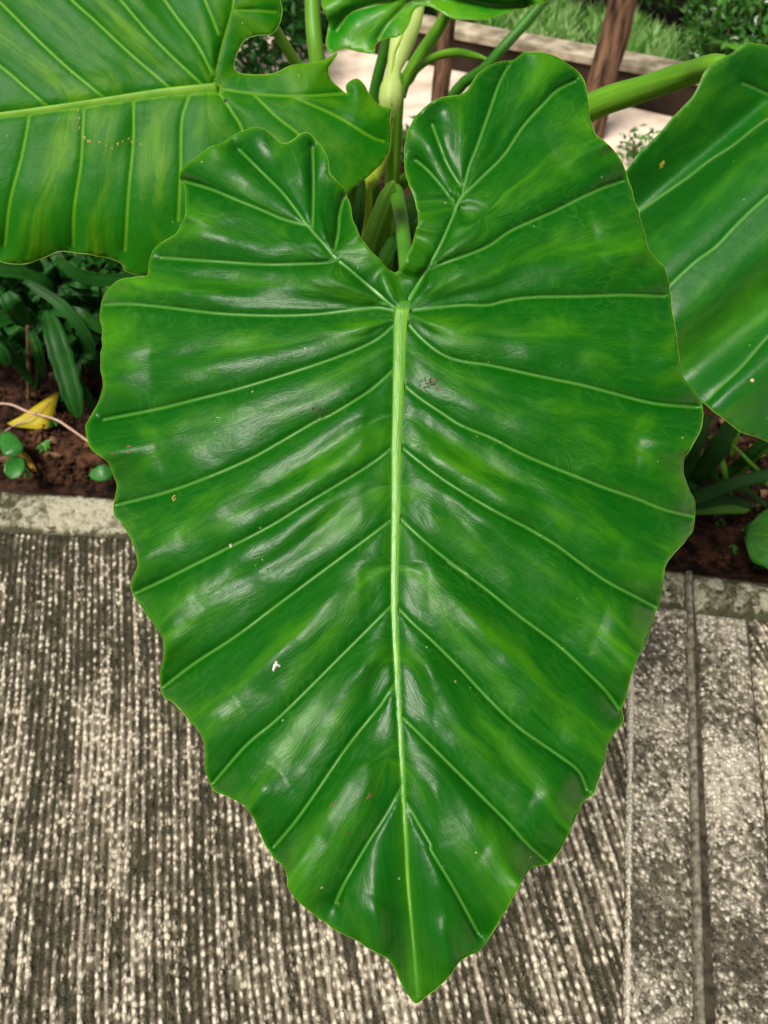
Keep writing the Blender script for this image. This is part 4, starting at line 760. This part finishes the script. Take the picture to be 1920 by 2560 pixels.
# ------------------------------------------------------------------ far side: planter wall, grass, hedge, trees
wa, wb = onz(-300, -110, 0), onz(2700, 492, 0)
dirw = (wb-wa)/np.linalg.norm(wb-wa); nw = np.array([-dirw[1], dirw[0], 0])
if nw[1] < 0: nw = -nw
wall = thing('planter_wall', 'low dark planter wall with pale coping beyond the sunlit path', 'wall', (wa+wb)/2)
def bar(name, off, z0, z1, depth_, mat, parent, s0=0., s1=1.):
    a = wa+(wb-wa)*s0+nw*off; b = wa+(wb-wa)*s1+nw*off; V = []
    for z in (z0, z1): V += [(*a[:2], z), (*b[:2], z), *[(*(p+nw*depth_)[:2], z) for p in (b, a)]]
    return mesh(name, V, [(3, 2, 1, 0), (4, 5, 6, 7), (0, 1, 5, 4), (1, 2, 6, 5), (2, 3, 7, 6), (3, 0, 4, 7)], mat, parent, smooth=False)
bar('wall_face', .012, -.1, .125, .10, M_WALLF, wall)
for k in range(8): bar('coping_stone', 0, .128, .155, .125, M_COPE, wall, k/8+.0012, (k+1)/8-.0012)
o = bar('far_bed', .135, -.1, .06, 2.6, M_SOIL, None); o['kind'] = 'structure'
# grass tuft bank
V = []; Fc = []; R = np.random.default_rng(5)
ga, gb = onz(1215, 100, .06), onz(1680, 205, .06)
for i in range(4200):
    f = R.uniform(-.05, 1.05); off_ = R.uniform(-.03, .38); pn = fbm(np.array([f*9]), np.array([off_*14]), 91, 2)[0]
    if pn < .42: continue
    c = ga+(gb-ga)*f+nw*off_; c[2] = .06; h = R.uniform(.04, .11)*(.4+pn*1.4); a = R.uniform(0, 6.28); l = R.normal(size=2)*.035; wv = R.uniform(.004, .009)
    s0 = len(V); u = np.array([math.cos(a), math.sin(a), 0])*wv; V += [c-u, c+u, c+u*.8+np.array([l[0]*.4, l[1]*.4, h*.6]), c-u*.8+np.array([l[0]*.4, l[1]*.4, h*.6]), c+np.array([l[0], l[1], h])]; Fc += [(s0, s0+1, s0+2, s0+3), (s0+3, s0+2, s0+4)]
o = mesh('grass', V, Fc, M_GRASS, smooth=False); tag(o, 'bright sunlit grass growing behind the pale coping', 'grass', kind='stuff')
k = 0
for row, off, z_, h in ((0, .42, .06, .42), (1, .8, .06, .62)):
    for px in range(560, 2250, 150):
        if row == 0 and 1150 < px < 1640: continue
        k += 1; p = onz(px+70*row, -110+.2007*(px+70*row+300), z_)+nw*(off-(.1 if px > 1640 else 0)); sparse = row == 1 and 1150 < px < 1450
        shrub('hedge_shrub', 'leafy hedge shrub growing behind the planter wall', p, h, .24, 520 if sparse else 850, .05, 30+k, M_HEDGE, 'shrub', 'hedge shrubs behind the planter wall', 3)
spid = thing('spider_plant', 'tuft of long narrow arching leaves above the dark folded leaf', 'plant', onz(1960, 215, .1))
for k in range(16):
    rr = random.Random(k); x1 = 1960-rr.uniform(60, 260); y1 = 215-rr.uniform(10, 170)
    strap('blade', [(1960, 215, .12), ((1960*1.2+x1)/2.2, (215+y1)/2-20, .3), (x1, y1, .22)], 10, M_STRAP if k % 3 else M_STRAP_L, spid, pleat=.1)
def tree(label, px, py, r0, lean, seed, hgt=3.2):
    b0 = onz(px, py, 0); t = thing('tree', label, 'tree', b0); rr = random.Random(seed)
    S = spline([np.r_[b0+np.array([0, 0, -.08]), r0*1.25], np.r_[b0+np.array([lean*.1, 0, .12]), r0*1.02], np.r_[b0+np.array([lean*.55, .02, .6]), r0*.95], np.r_[b0+np.array([lean*1.2, .05, 1.4]), r0*.85], np.r_[b0+np.array([lean*1.6, .15, hgt]), r0*.5]], 12)
    V, Fc = tube(S[:, :3], S[:, 3], 14, up=(0, -1, .2))
    V = [v+(fbm(np.array([v[0]*40.]), np.array([v[2]*9.]), seed)[0]-.5)*r0*.5*np.array([1, 1, 0]) for v in V]
    mesh('trunk', V, Fc, M_BARK, t)
    top = S[-1, :3]
    for k in range(6):
        a = k*1.05+seed; e = top+np.array([math.cos(a)*.7, math.sin(a)*.7, rr.uniform(.2, .7)]); q = S[-8-k, :3]; SS = spline([np.r_[q, r0*.4], np.r_[(q+e)/2+np.array([0, 0, .1]), r0*.28], np.r_[e, r0*.1]], 5); V, Fc = tube(SS[:, :3], SS[:, 3], 7, up=(0, -1, .3)); mesh('limb', V, Fc, M_BARK, t)
    V, Fc = leaf_cloud(520, top+np.array([0, .1, .45]), (.9, .9, .6), .12, seed+50); o = mesh('crown', V, Fc, M_HEDGE, t, smooth=False); o['kind'] = 'stuff'
tree('slim young tree trunk in front of the planter wall near the spent flower stalk', 1095, 300, .033, .04, 3)
tree('stouter rough brown tree trunk by the sunlit grass, leaning away from the path', 1468, 345, .052, .07, 8)

for o in BASES: del o['_base']
